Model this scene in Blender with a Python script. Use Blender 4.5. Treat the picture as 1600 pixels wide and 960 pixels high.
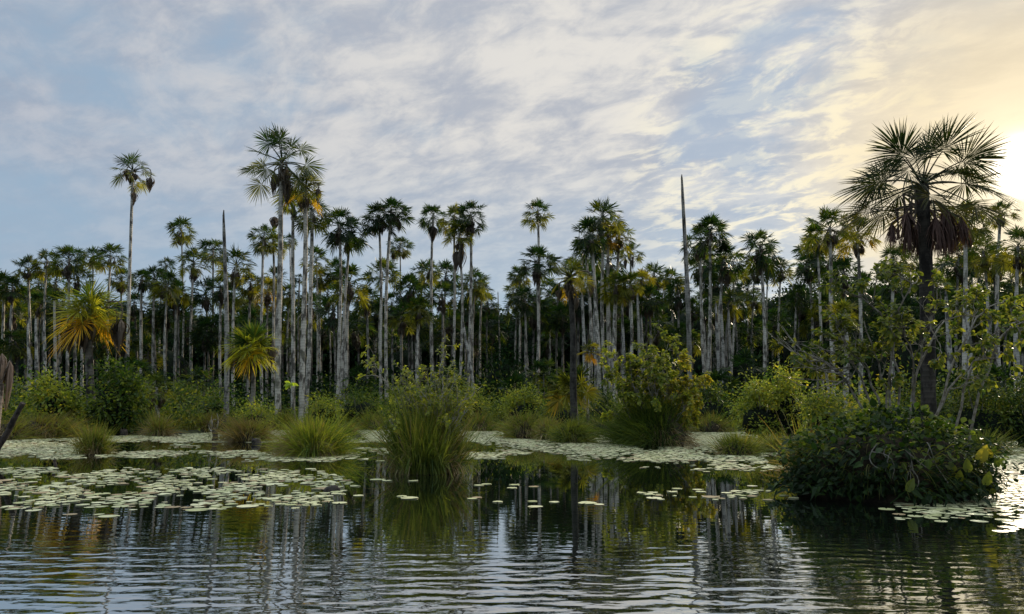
import bpy, math
import numpy as np
from mathutils import Vector, Matrix

for o in list(bpy.data.objects):
    bpy.data.objects.remove(o)
SC = bpy.context.scene
COL = SC.collection
PI = math.pi
R = math.radians

# ------------------------------------------------------------------ camera
CAM_H, TILT, F = 1.6, R(7.4), 1155.6
cd = bpy.data.cameras.new('camera'); cam = bpy.data.objects.new('camera', cd); COL.objects.link(cam)
cd.sensor_width = 36; cd.lens = 26; cd.clip_end = 3000; cd.clip_start = 0.05
cam.location = (0, 0, CAM_H); cam.rotation_euler = (R(90) + TILT, 0, 0)
SC.camera = cam
SUN_EL, SUN_AZ = R(15.0), R(35.6)
SUN = Vector((math.sin(SUN_AZ) * math.cos(SUN_EL), math.cos(SUN_AZ) * math.cos(SUN_EL), math.sin(SUN_EL)))

# ------------------------------------------------------------------ node helper
class NT:
    def __init__(s, tree): s.t = tree; s.n = tree.nodes; s.l = tree.links
    def add(s, kind, **kw):
        nd = s.n.new(kind)
        for k, v in kw.items():
            setattr(nd, k, v)
        return nd
    def put(s, sock, v):
        if isinstance(v, bpy.types.NodeSocket): s.l.new(v, sock)
        elif v is not None: sock.default_value = v
    def math(s, op, a, b=None, c=None, clamp=False):
        nd = s.add('ShaderNodeMath', operation=op, use_clamp=clamp)
        for i, v in enumerate((a, b, c)):
            if v is not None: s.put(nd.inputs[i], v)
        return nd.outputs[0]
    def vmath(s, op, a, b=None):
        nd = s.add('ShaderNodeVectorMath', operation=op)
        s.put(nd.inputs[0], a)
        if b is not None: s.put(nd.inputs[1], b)
        return nd.outputs['Value'] if op in ('DOT_PRODUCT', 'LENGTH') else nd.outputs[0]
    def sep(s, v):
        nd = s.add('ShaderNodeSeparateXYZ'); s.l.new(v, nd.inputs[0]); return nd.outputs
    def comb(s, x, y, z=0.0):
        nd = s.add('ShaderNodeCombineXYZ')
        for i, v in enumerate((x, y, z)): s.put(nd.inputs[i], v)
        return nd.outputs[0]
    def noise(s, vec, scale, detail=4, rough=.5, dist=0.0, col=False):
        nd = s.add('ShaderNodeTexNoise')
        s.put(nd.inputs['Vector'], vec); s.put(nd.inputs['Scale'], scale); s.put(nd.inputs['Detail'], detail)
        s.put(nd.inputs['Roughness'], rough); s.put(nd.inputs['Distortion'], dist)
        return nd.outputs['Color' if col else 'Fac']
    def ss(s, v, a, b, lo=0.0, hi=1.0):
        nd = s.add('ShaderNodeMapRange', interpolation_type='SMOOTHSTEP')
        for i, x in enumerate((v, a, b, lo, hi)): s.put(nd.inputs[i], x)
        return nd.outputs[0]
    def mix(s, f, a, b, mode='MIX'):
        nd = s.add('ShaderNodeMix', data_type='RGBA', blend_type=mode)
        s.put(nd.inputs[0], f)
        for i, v in ((6, a), (7, b)):
            if isinstance(v, tuple) and len(v) == 3: v = v + (1,)
            s.put(nd.inputs[i], v)
        return nd.outputs[2]

# ------------------------------------------------------------------ world
W = bpy.data.worlds.new('World'); SC.world = W; W.use_nodes = True
w = NT(W.node_tree)
for nd in list(w.n): w.n.remove(nd)
out = w.add('ShaderNodeOutputWorld'); bg = w.add('ShaderNodeBackground')
w.l.new(bg.outputs[0], out.inputs[0])
sky = w.add('ShaderNodeTexSky', sky_type='NISHITA')
sky.sun_disc = False; sky.sun_elevation = SUN_EL; sky.sun_rotation = SUN_AZ
sky.air_density = 1.0; sky.dust_density = 1.0; sky.ozone_density = 1.5
tc = w.add('ShaderNodeTexCoord')
D = tc.outputs['Generated']
dx, dy, dz = w.sep(D)[0:3]
zz = w.math('ADD', w.math('MAXIMUM', dz, 0.0), 0.22)
u = w.math('DIVIDE', dx, zz); v = w.math('DIVIDE', dy, zz)
P2 = w.comb(u, v, 0.0)
prox = w.vmath('DOT_PRODUCT', D, tuple(SUN))
proxc = w.math('MAXIMUM', prox, 0.0)
def gauss(px, py, s, squash=1.0):
    """soft mask round a direction of the sky"""
    yi = (480 - py) / F
    d = Vector(((px - 800) / F, math.cos(TILT) - yi * math.sin(TILT), math.sin(TILT) + yi * math.cos(TILT))).normalized()
    dd = w.vmath('DOT_PRODUCT', D, tuple(d))
    return w.ss(dd, math.cos(R(s)), 1.0)
# rotate the cloud plane so that streaks run the way the wind draws them
def rot(a, sx, sy, off=0.0):
    ca, sa = math.cos(a), math.sin(a)
    x = w.math('ADD', w.math('MULTIPLY', u, ca * sx), w.math('MULTIPLY', v, -sa * sx))
    y = w.math('ADD', w.math('MULTIPLY', u, sa * sy), w.math('MULTIPLY', v, ca * sy))
    return w.comb(x, y, off)
n_big = w.noise(rot(R(20), .55, 1.0, 3.1), 0.9, 3, .55, .6)
n_mid = w.noise(rot(R(-25), .7, 1.5, 7.7), 1.7, 7, .58, .5)
n_fine = w.noise(rot(R(35), .8, 1.3, 1.3), 10.0, 6, .62, .4)
n_mot = w.noise(rot(R(62), .9, 1.3, 9.9), 4.2, 8, .60, .35)
wisps = w.noise(rot(R(8), .35, 2.2, 5.0), 1.6, 8, .62, .8)
nish = w.mix(1.0, sky.outputs[0], (0.085, 0.088, 0.092), 'MULTIPLY')
blue = w.mix(.82, nish, (0.32, 0.435, 0.56))
cloud_k = w.math('ADD', w.math('ADD', w.math('MULTIPLY', n_big, .40), w.math('MULTIPLY', n_mid, .30)), w.math('MULTIPLY', n_mot, .30))
side = w.ss(prox, .30, .93)                       # clouds whiten towards the sun
cover = w.ss(w.math('ADD', cloud_k, w.math('MULTIPLY', side, .045)), .40, .57)
high = w.ss(dz, .10, .36)                         # thin near the horizon
cover = w.math('MULTIPLY', cover, w.math('ADD', w.math('MULTIPLY', high, .80), .20), clamp=True)
c_grey = w.mix(side, (0.31, 0.36, 0.45), (0.43, 0.45, 0.50))
c_lit = w.mix(side, (0.445, 0.47, 0.53), (0.74, 0.705, 0.65))
lit = w.ss(w.math('ADD', w.math('ADD', w.math('MULTIPLY', wisps, .3), w.math('MULTIPLY', n_fine, .35)), w.math('MULTIPLY', n_mot, .35)), .41, .59)
cloud = w.mix(lit, c_grey, c_lit)
base = w.mix(w.math('MULTIPLY', cover, .93), blue, cloud)
# small ripples of altocumulus towards the right
acm = w.math('MULTIPLY', gauss(1230, 250, 14), w.ss(n_fine, .46, .60), clamp=True)
base = w.mix(w.math('MULTIPLY', acm, .9), base, (0.93, 0.86, 0.66))
hole = w.math('MULTIPLY', w.math('MAXIMUM', w.math('MAXIMUM', gauss(1190, 190, 5), gauss(1140, 240, 6)), w.math('MAXIMUM', gauss(1235, 90, 5), gauss(1445, 120, 3))), w.ss(n_mot, .40, .60, 1.6, .2), clamp=True)
base = w.mix(w.math('MULTIPLY', hole, .75), base, (0.38, 0.46, 0.57))
warm = w.ss(prox, .962, .999)
base = w.mix(w.math('MULTIPLY', warm, .70), base, (.90, 0.73, 0.44))
gl1 = w.math('MULTIPLY', w.math('POWER', proxc, 420.0), .36)
gl2 = w.math('MULTIPLY', w.math('POWER', proxc, 5200.0), 8.0)
glow = w.mix(1.0, w.comb(gl1, gl1, gl1), (1.0, .86, .55), 'MULTIPLY')
core = w.mix(1.0, w.comb(gl2, gl2, gl2), (1.0, .93, .78), 'MULTIPLY')
fin = w.mix(1.0, w.mix(1.0, base, glow, 'ADD'), core, 'ADD')
# unseen sky overhead and behind the camera, boosted to add light
up_k = w.math('MAXIMUM', w.ss(dz, .50, .80, 0, 2.2), w.ss(dy, .25, -.45, 0, .05))
up_k = w.math('ADD', up_k, 1.0)
fin = w.mix(1.0, fin, w.comb(up_k, w.math('MULTIPLY', up_k, w.ss(up_k, 1, 3, 1, .96)), w.math('MULTIPLY', up_k, w.ss(up_k, 1, 3, 1, .84))), 'MULTIPLY')
low = w.ss(dz, -.02, 0.0)
fin = w.mix(low, (0.03, 0.035, 0.03), fin)
w.l.new(fin, bg.inputs[0]); bg.inputs[1].default_value = 1.0

sl = bpy.data.lights.new('sun', 'SUN'); sun = bpy.data.objects.new('sun', sl); COL.objects.link(sun)
sl.energy = 4.2; sl.angle = R(2.0); sl.color = (1.0, .84, .62)
sun.rotation_euler = SUN.to_track_quat('Z', 'Y').to_euler()
SC.view_settings.view_transform = 'Standard'; SC.view_settings.look = 'None'
SC.view_settings.exposure = .15; SC.view_settings.gamma = 1
SC.render.engine = 'CYCLES'
SC.cycles.use_denoising = True
SC.cycles.max_bounces = 6; SC.cycles.diffuse_bounces = 3; SC.cycles.glossy_bounces = 3; SC.cycles.transmission_bounces = 3
SC.cycles.caustics_reflective = False; SC.cycles.caustics_refractive = False
SC.cycles.sample_clamp_indirect = 4.0

# ------------------------------------------------------------------ placing
def ray(px, py):
    yi = (480 - py) / F
    return np.array(((px - 800) / F, math.cos(TILT) - yi * math.sin(TILT), math.sin(TILT) + yi * math.cos(TILT)))
def at(px, py, Y):
    r = ray(px, py); return np.array((0, 0, CAM_H)) + r * (Y / r[1])
def ground(px, py, z=0.0):
    r = ray(px, py); return np.array((0, 0, CAM_H)) + r * ((z - CAM_H) / r[2])

def sstep(x, a, b):
    t = np.clip((np.asarray(x, float) - a) / (b - a), 0, 1); return t * t * (3 - 2 * t)
def shore(x):
    x = np.asarray(x, float)
    s = 50 - 15 * sstep(-x, 14, 19) - 20 * sstep(x, 10.5, 17)
    return s + 1.1 * np.sin(x * .9 + 1) + .8 * np.sin(x * 2.3) + 1.5 * np.sin(x * .31 + 2)
def land_z(x, y):
    d = np.asarray(y) - shore(x)
    return -0.35 + .55 * sstep(d, -1.5, 2.5) + .25 * sstep(d, 2, 30) + .05 * np.sin(np.asarray(x) * 1.7) * np.cos(np.asarray(y) * 1.3)

# ------------------------------------------------------------------ geometry kit
def nrm(v):
    v = np.asarray(v, float); return v / np.maximum(np.linalg.norm(v, axis=-1, keepdims=True), 1e-9)
class Geo:
    """collects vertices, faces and one float per vertex (age: 0 green .. 1 withered)"""
    def __init__(s): s.V = []; s.F3 = []; s.F4 = []; s.A = []; s.n = 0
    def add(s, V, F, age=0.0):
        V = np.asarray(V, float).reshape(-1, 3); F = np.asarray(F, int)
        s.V.append(V); s.A.append(np.broadcast_to(np.asarray(age, float), (len(V),)).copy())
        (s.F4 if F.shape[1] == 4 else s.F3).append(F + s.n); s.n += len(V)
    def merge(s, g, off=(0, 0, 0), sc=1.0):
        for V, A in zip(g.V, g.A): s.V.append(V * sc + np.asarray(off)); s.A.append(A)
        for f in g.F4: s.F4.append(f + s.n)
        for f in g.F3: s.F3.append(f + s.n)
        s.n += g.n
    def mesh(s, name, smooth=False):
        me = bpy.data.meshes.new(name)
        V = np.concatenate(s.V); A = np.concatenate(s.A)
        f4 = np.concatenate(s.F4) if s.F4 else np.zeros((0, 4), int)
        f3 = np.concatenate(s.F3) if s.F3 else np.zeros((0, 3), int)
        me.vertices.add(len(V)); me.vertices.foreach_set('co', V.astype(np.float32).ravel())
        loops = np.concatenate((f4.ravel(), f3.ravel())).astype(np.int32)
        me.loops.add(len(loops)); me.loops.foreach_set('vertex_index', loops)
        npoly = len(f4) + len(f3); me.polygons.add(npoly)
        st = np.concatenate((np.arange(len(f4)) * 4, len(f4) * 4 + np.arange(len(f3)) * 3)).astype(np.int32)
        me.polygons.foreach_set('loop_start', st)
        me.polygons.foreach_set('use_smooth', np.full(npoly, bool(smooth)))
        at_ = me.attributes.new('age', 'FLOAT', 'POINT'); at_.data.foreach_set('value', A.astype(np.float32))
        me.update(calc_edges=True); me.validate()
        return me

def ribbons(G, P0, D0, L, droop, wid, k=4, age=0.0, twist=None, rng=None, prof=None, curl=None):
    """N tapered blades that leave P0 along D0 and bend under their weight"""
    P0 = np.asarray(P0, float).reshape(-1, 3); N = len(P0)
    D0 = nrm(np.broadcast_to(D0, (N, 3))); L = np.broadcast_to(np.asarray(L, float), (N,)); droop = np.broadcast_to(np.asarray(droop, float), (N,))
    wid = np.broadcast_to(np.asarray(wid, float), (N,))
    t = np.linspace(0, 1, k + 1)
    if prof is None: prof = np.interp(t, [0, .15, .5, .8, 1], [.6, 1, .9, .55, .04])
    pts = P0[:, None] + D0[:, None] * (L[:, None] * t)[:, :, None]
    pts[:, :, 2] -= droop[:, None] * L[:, None] * t[None] ** 2
    if twist is None:
        up = nrm(rng.normal(size=(N, 3)))
    else: up = np.broadcast_to(twist, (N, 3))
    wd = nrm(np.cross(D0, up))
    off = wd[:, None] * (wid[:, None] * prof[None])[:, :, None] * .5
    V = np.stack((pts - off, pts + off), 2).reshape(-1, 3)
    b = (np.arange(N) * (k + 1) * 2)[:, None] + (np.arange(k) * 2)[None]
    Fq = np.stack((b, b + 1, b + 3, b + 2), -1).reshape(-1, 4)
    a = np.repeat(np.broadcast_to(np.asarray(age, float), (N,)), (k + 1) * 2)
    G.add(V, Fq, a)

def leaves(G, P, Dr, Nn, L, Wd, age=0.0, shape='oval', fold=.25, bend=.25):
    """N folded leaf blades starting at P along Dr with face normal Nn"""
    P = np.asarray(P, float).reshape(-1, 3); N = len(P)
    if N == 0: return
    Dr = nrm(Dr); S = nrm(np.cross(Dr, Nn)); Nn = np.cross(S, Dr)
    L = np.broadcast_to(np.asarray(L, float), (N,))[:, None]; Wd = np.broadcast_to(np.asarray(Wd, float), (N,))[:, None]
    if shape == 'card':
        rows = [(0, 0), (.5, .5), (1, 0)]
        a = P; m = P + Dr * L * .45; tip = P + Dr * L - np.array((0, 0, 1)) * L * bend * .5
        l = m - S * Wd * .5 + Nn * L * fold * .3; r = m + S * Wd * .5 + Nn * L * fold * .3
        V = np.stack((a, r, tip, l), 1).reshape(-1, 3)
        b = (np.arange(N) * 4)[:, None]
        F = b + np.array((0, 1, 2, 3))[None]
        G.add(V, F, np.repeat(np.broadcast_to(np.asarray(age, float), (N,)), 4)); return
    prof = {'oval': [(0, .04), (.22, .62), (.5, 1), (.78, .72), (1, .02)],
            'obov': [(0, .05), (.3, .45), (.62, 1), (.88, .8), (1, .05)],
            'heart': [(-.12, .5), (.12, 1), (.4, .86), (.72, .45), (1, .02)]}[shape]
    V = []
    for t, wv in prof:
        c = P + Dr * L * t - np.array((0, 0, 1)) * L * bend * max(t, 0) ** 2
        o = S * Wd * .5 * wv
        V += [c - o + Nn * Wd * fold * wv * .5, c, c + o + Nn * Wd * fold * wv * .5]
    V = np.stack(V, 1).reshape(-1, 3); K = len(prof)
    F = []
    for i in range(K - 1):
        F += [(3 * i, 3 * i + 1, 3 * i + 4, 3 * i + 3), (3 * i + 1, 3 * i + 2, 3 * i + 5, 3 * i + 4)]
    F = (np.arange(N) * K * 3)[:, None, None] + np.array(F)[None]
    G.add(V, F.reshape(-1, 4), np.repeat(np.broadcast_to(np.asarray(age, float), (N,)), K * 3))

def tube(G, pts, rad, sides=6, age=0.0, cap=True):
    pts = np.asarray(pts, float); n = len(pts); rad = np.broadcast_to(np.asarray(rad, float), (n,))
    T = nrm(np.gradient(pts, axis=0)); ref = np.array((0.13, 1, .07)) if abs(T[0][1]) < .8 else np.array((1, .1, .2))
    A = nrm(np.cross(T, ref)); B = np.cross(T, A)
    th = np.arange(sides) / sides * 2 * PI
    V = pts[:, None] + (A[:, None] * np.cos(th)[None, :, None] + B[:, None] * np.sin(th)[None, :, None]) * rad[:, None, None]
    i = np.arange(n - 1)[:, None] * sides; j = np.arange(sides)[None]; j2 = (j + 1) % sides
    F = np.stack((i + j, i + j2, i + sides + j2, i + sides + j), -1).reshape(-1, 4)
    G.add(V.reshape(-1, 3), F, age)
    if cap:
        G.add(np.vstack((V[-1], pts[-1] + T[-1] * rad[-1] * .4)), np.array([(a, (a + 1) % sides, sides) for a in range(sides)]), age)

def curve(a, b, bend=(0, 0, 0), n=6):
    a = np.asarray(a, float); b = np.asarray(b, float); t = np.linspace(0, 1, n)[:, None]
    return a + (b - a) * t + np.asarray(bend) * (4 * t * (1 - t))

def blob(G, c, r, rng, nu=18, nv=10, amp=.2, age=0.0, zmin=-1.0, freq=3.0):
    """lumpy closed mound"""
    ph = np.linspace(0, 2 * PI, nu, endpoint=False); th = np.linspace(.02, PI - .02, nv)
    k = rng.uniform(0, 6, 6)
    T, Pp = np.meshgrid(th, ph, indexing='ij')
    X = np.sin(T) * np.cos(Pp); Y = np.sin(T) * np.sin(Pp); Z = np.cos(T)
    s = 1 + amp * (np.sin(freq * X + k[0]) * np.sin(freq * Y + k[1]) + .6 * np.sin(2 * freq * Z + k[2]) * np.sin(2 * freq * X + k[3]) + .4 * np.sin(3.7 * freq * Y + k[4]) * np.sin(3.1 * freq * X + k[5]))
    V = np.stack((X * s * r[0], Y * s * r[1], np.maximum(Z * s, zmin) * r[2]), -1) + np.asarray(c)
    i = np.arange(nv - 1)[:, None] * nu; j = np.arange(nu)[None]; j2 = (j + 1) % nu
    F = np.stack((i + j, i + nu + j, i + nu + j2, i + j2), -1).reshape(-1, 4)
    G.add(V.reshape(-1, 3), F, age)

# ------------------------------------------------------------------ objects
def tag(o, label=None, cat=None, group=None, kind=None):
    if label: o['label'] = label
    if cat: o['category'] = cat
    if group: o['group'] = group
    if kind: o['kind'] = kind
    return o
def root(name, loc, label, cat, group=None):
    o = bpy.data.objects.new(name, None); COL.objects.link(o); o.location = Vector([float(c) for c in loc]); o.empty_display_size = .3
    return tag(o, label, cat, group)
def part(name, g, mat, parent=None, smooth=False, color=None, loc=None):
    me = g.mesh(name, smooth) if isinstance(g, Geo) else g
    if not me.materials: me.materials.append(mat)
    o = bpy.data.objects.new(name, me); COL.objects.link(o)
    if parent is not None: o.parent = parent
    if color: o.color = (*color, 1)
    if loc is not None: o.location = Vector([float(c) for c in loc])
    return o

# ------------------------------------------------------------------ materials
def newmat(name):
    m = bpy.data.materials.new(name); m.use_nodes = True; t = NT(m.node_tree)
    b = t.n['Principled BSDF']; return m, t, b
def leaf_mat(name, green, mid, old, trans=.35, rough=.42, spec=.4, var=.35, glow=2.0):
    m, t, b = newmat(name)
    a = t.add('ShaderNodeAttribute', attribute_name='age').outputs['Fac']
    oi = t.add('ShaderNodeObjectInfo')
    geo = t.add('ShaderNodeNewGeometry')
    rnd = geo.outputs['Random Per Island']
    c = t.mix(t.ss(a, 0.0, .5), green, mid); c = t.mix(t.ss(a, .5, 1.0), c, old)
    k = t.math('ADD', t.math('MULTIPLY', rnd, var * 2), 1 - var)
    c = t.mix(1.0, c, t.comb(k, k, k), 'MULTIPLY')
    c = t.mix(1.0, c, oi.outputs['Color'], 'MULTIPLY')
    t.put(b.inputs['Base Color'], c); b.inputs['Roughness'].default_value = rough
    b.inputs['Specular IOR Level'].default_value = spec
    if trans > 0:
        tr = t.add('ShaderNodeBsdfTranslucent')
        tcol = t.mix(1.0, c, (glow * 1.15, glow, glow * .4), 'MULTIPLY')
        t.put(tr.inputs[0], tcol)
        mx = t.add('ShaderNodeMixShader'); mx.inputs[0].default_value = trans
        t.l.new(b.outputs[0], mx.inputs[1]); t.l.new(tr.outputs[0], mx.inputs[2])
        t.l.new(mx.outputs[0], t.n['Material Output'].inputs[0])
    return m
M = {}
M['frond'] = leaf_mat('palm_frond', (.010, .027, .009), (.11, .12, .018), (.26, .16, .018), .42, spec=.12, glow=2.7)
M['dead'] = leaf_mat('dead_frond', (.085, .068, .055), (.11, .085, .065), (.16, .12, .09), .10, .7, .2)
M['leaf'] = leaf_mat('shrub_leaf', (.022, .050, .011), (.115, .14, .028), (.24, .20, .035), .42, .42, .18, glow=2.8)
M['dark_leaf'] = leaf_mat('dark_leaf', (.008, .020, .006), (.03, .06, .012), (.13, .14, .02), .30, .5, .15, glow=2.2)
M['grass'] = leaf_mat('grass_blade', (.028, .058, .014), (.12, .145, .030), (.16, .115, .05), .40, .55, .15, glow=2.2)
M['wood_leaf'] = leaf_mat('far_leaf', (.006, .018, .008), (.016, .036, .011), (.07, .08, .02), .22, .7, .05, glow=1.6)
M['reed'] = leaf_mat('dry_blade', (.13, .095, .045), (.20, .15, .075), (.27, .21, .12), .25, .6, .2)

def bark_mat(name, pale, dark, moss, s=1.0):
    m, t, b = newmat(name)
    tc = t.add('ShaderNodeTexCoord').outputs['Object']
    oi = t.add('ShaderNodeObjectInfo')
    off = t.vmath('ADD', tc, t.comb(t.math('MULTIPLY', oi.outputs['Random'], 37.0), 0.0, t.math('MULTIPLY', oi.outputs['Random'], 91.0)))
    mp = t.add('ShaderNodeMapping'); t.l.new(off, mp.inputs[0]); mp.inputs['Scale'].default_value = (1, 1, .45)
    n1 = t.noise(mp.outputs[0], 3.2 * s, 6, .65); n2 = t.noise(off, 1.1 * s, 3, .5)
    z = t.sep(off)[2]
    ring = t.math('SINE', t.math('ADD', t.math('MULTIPLY', z, 34.0), t.math('MULTIPLY', n1, 5.0)))
    c = t.mix(t.ss(n1, .44, .60), pale, dark)
    c = t.mix(t.math('MULTIPLY', t.ss(n2, .52, .68), .55), c, moss)
    c = t.mix(t.ss(ring, .6, 1.0, 0, .35), c, dark)
    c = t.mix(1.0, c, oi.outputs['Color'], 'MULTIPLY')
    t.put(b.inputs['Base Color'], c); b.inputs['Roughness'].default_value = .85
    b.inputs['Specular IOR Level'].default_value = .2
    bp = t.add('ShaderNodeBump'); bp.inputs['Distance'].default_value = .03; bp.inputs['Strength'].default_value = .8
    t.l.new(t.math('ADD', n1, t.math('MULTIPLY', ring, .15)), bp.inputs['Height']); t.l.new(bp.outputs[0], b.inputs['Normal'])
    return m
M['bark'] = bark_mat('palm_bark', (.48, .45, .40), (.085, .076, .066), (.19, .185, .14))
M['twig'] = bark_mat('pale_twig', (.34, .31, .27), (.15, .13, .10), (.20, .20, .14), 4)
M['stump'] = bark_mat('wet_wood', (.07, .055, .045), (.02, .017, .015), (.04, .04, .03), 3)

def simple(name, c1, c2, scale, rough=.9, bump=.05):
    m, t, b = newmat(name)
    tc = t.add('ShaderNodeTexCoord').outputs['Object']
    n = t.noise(tc, scale, 7, .65)
    t.put(b.inputs['Base Color'], t.mix(t.ss(n, .38, .62), c1, c2)); b.inputs['Roughness'].default_value = rough
    b.inputs['Specular IOR Level'].default_value = .2
    bp = t.add('ShaderNodeBump'); bp.inputs['Distance'].default_value = bump
    t.l.new(n, bp.inputs['Height']); t.l.new(bp.outputs[0], b.inputs['Normal'])
    return m
M['soil'] = simple('marsh_soil', (.022, .022, .012), (.05, .06, .022), 1.5)
M['peat'] = simple('peat', (.016, .013, .009), (.045, .034, .02), 9, .95, .04)
M['shade_core'] = simple('crown_core', (.004, .007, .004), (.008, .014, .006), .8, 1.0, .3)  # near-black filler blobs that put shade inside foliage and block the sky

# water
m, t, b = newmat('water'); M['water'] = m
b.inputs['Base Color'].default_value = (.006, .009, .006, 1); b.inputs['Roughness'].default_value = .015
b.inputs['IOR'].default_value = 1.8; b.inputs['Specular IOR Level'].default_value = .5
geo = t.add('ShaderNodeNewGeometry').outputs['Position']
gx, gy, gz = t.sep(geo)[0:3]
warp = t.noise(t.comb(t.math('MULTIPLY', gx, .25), t.math('MULTIPLY', gy, .25)), 1.0, 2, .5)
def wave(lam, slant, amp, warpk, seed):
    ph = t.math('ADD', t.math('MULTIPLY', gy, 2 * PI / lam), t.math('MULTIPLY', gx, 2 * PI / lam * slant))
    wn = t.noise(t.comb(t.math('MULTIPLY', gx, 1.25), t.math('MULTIPLY', gy, .9), seed), 1.0, 3, .5)
    ph = t.math('ADD', ph, t.math('MULTIPLY', wn, warpk))
    return t.math('MULTIPLY', t.math('SINE', ph), amp)
h = t.math('ADD', wave(.30, .05, .0019, 15, 1.0), wave(.17, -.08, .0007, 22, 5.0))
h = t.math('ADD', h, wave(.47, .03, .0010, 11, 9.0))
h = t.math('ADD', h, wave(.11, .04, .0003, 26, 2.0))
fine = t.noise(t.comb(t.math('MULTIPLY', gx, 2.2), t.math('MULTIPLY', gy, 9.0)), 1.0, 3, .55)
h = t.math('ADD', h, t.math('MULTIPLY', fine, .0030))
near = t.math('ADD', t.ss(gy, 6.0, 9.8, 1.25, .11), 0.0)
near = t.math('MULTIPLY', near, t.ss(gy, 9.0, 16.0, 1.0, .10))
patch = t.ss(warp, .38, .60, .35, 1.25)
h = t.math('MULTIPLY', t.math('MULTIPLY', h, near), patch)
bp = t.add('ShaderNodeBump'); bp.inputs['Distance'].default_value = 1.0; bp.inputs['Strength'].default_value = 1.0
t.l.new(h, bp.inputs['Height']); t.l.new(bp.outputs[0], b.inputs['Normal'])
gl = t.add('ShaderNodeBsdfGlossy'); gl.inputs['Roughness'].default_value = .015; gl.inputs[0].default_value = (.86, .88, .88, 1); t.l.new(bp.outputs[0], gl.inputs['Normal'])
mx = t.add('ShaderNodeMixShader'); mx.inputs[0].default_value = .58
t.l.new(b.outputs[0], mx.inputs[1]); t.l.new(gl.outputs[0], mx.inputs[2]); t.l.new(mx.outputs[0], t.n['Material Output'].inputs[0])

# lily pad
m, t, b = newmat('lily_pad'); M['pad'] = m
tc_ = t.add('ShaderNodeTexCoord').outputs['Object']; isl = t.add('ShaderNodeNewGeometry').outputs['Random Per Island']
oi = t.add('ShaderNodeObjectInfo').outputs['Random']
rr = t.math('FRACT', t.math('ADD', isl, oi))
n = t.noise(tc_, 9.0, 4, .6)
c = t.mix(rr, (.32, .34, .15), (.68, .65, .42))
c = t.mix(t.ss(n, .5, .7, 0, .5), c, (.42, .38, .22))
c = t.mix(t.ss(rr, .86, .90), c, (.30, .22, .12))
t.put(b.inputs['Base Color'], c); b.inputs['Roughness'].default_value = .5; b.inputs['Specular IOR Level'].default_value = .25
b.inputs['Coat Weight'].default_value = .0; b.inputs['Coat Roughness'].default_value = .3
bp = t.add('ShaderNodeBump'); bp.inputs['Distance'].default_value = .006; bp.inputs['Strength'].default_value = .5
t.l.new(n, bp.inputs['Height']); t.l.new(bp.outputs[0], b.inputs['Normal'])

# ------------------------------------------------------------------ the ground and the water
g = Geo(); g.add([(-700, -60, 0), (700, -60, 0), (700, 900, 0), (-700, 900, 0)], [(0, 1, 2, 3)])
o = part('water', g, M['water']); tag(o, kind='structure')
xs = np.concatenate((np.linspace(-600, -62, 20), np.linspace(-60, 60, 160), np.linspace(62, 600, 20)))
ys = np.concatenate((np.linspace(22, 60, 60), np.linspace(62, 130, 30), np.linspace(140, 900, 20)))
X, Y = np.meshgrid(xs, ys); Z = land_z(X, Y)
nx = len(xs); i = np.arange(len(ys) - 1)[:, None] * nx; j = np.arange(nx - 1)[None]
g = Geo(); g.add(np.stack((X, Y, Z), -1), np.stack((i + j, i + j + 1, i + nx + j + 1, i + nx + j), -1).reshape(-1, 4))
o = part('ground', g, M['soil'], smooth=True); tag(o, kind='structure')

# ------------------------------------------------------------------ palms
def frond(G, o, az, el, pl, fl, nseg, rng, age=0.0, sag=.35, roll=None, k=3, am=2.1, wide=1.0, dr=(.12, .45), pw=.05):
    d0 = np.array((math.cos(az) * math.cos(el), math.sin(az) * math.cos(el), math.sin(el)))
    up = np.array((0, 0, 1.0))
    tt = np.linspace(0, 1, 5)[:, None]
    pp = np.asarray(o) + d0 * pl * tt - up * sag * pl * tt ** 2
    tube(G, pp, np.linspace(pw, pw * .45, 5), 4, min(1, age * .7 + .1), cap=False)
    c = pp[-1]; uu = nrm(d0 - up * 2 * sag)
    s0 = nrm(np.cross(uu, up + 1e-3)); n0 = np.cross(s0, uu)
    rl = rng.normal(0, .6) if roll is None else roll
    s1 = s0 * math.cos(rl) + n0 * math.sin(rl); n1 = n0 * math.cos(rl) - s0 * math.sin(rl)
    pitch = rng.uniform(-.25, .42)                      # the blade nods over the end of its stalk
    uu, n1 = uu * math.cos(pitch) - n1 * math.sin(pitch), n1 * math.cos(pitch) + uu * math.sin(pitch)
    a = np.linspace(-am, am, nseg) + rng.normal(0, .25 * am / nseg, nseg)
    d = nrm(np.cos(a)[:, None] * uu + np.sin(a)[:, None] * s1 + n1 * rng.uniform(-.05, .28) + rng.normal(0, .04, (nseg, 3)))
    L = fl * (.80 + .20 * np.cos(a)) * rng.uniform(.86, 1.08, nseg)
    D = rng.uniform(*dr, nseg) * (1 + .5 * rng.random())
    da = 2 * am / nseg
    wv = L * .46 * 2 * math.tan(da / 2) * 1.15 * wide
    tw = rng.normal(0, .35, nseg)[:, None]
    tws = n1[None] * np.cos(tw) + np.cross(d, n1) * np.sin(tw)
    t = np.linspace(0, 1, k + 1)
    prof = np.interp(t, [0, .46, .75, 1], [.05, 1, .55, .04])
    base = c + uu * fl * .10 * np.maximum(np.cos(a), 0)[:, None]
    aa = np.clip(age + rng.normal(0, .07, nseg), 0, 1)
    ribbons(G, base, d, L, D, wv, k, aa, twist=tws, prof=prof)

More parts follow.
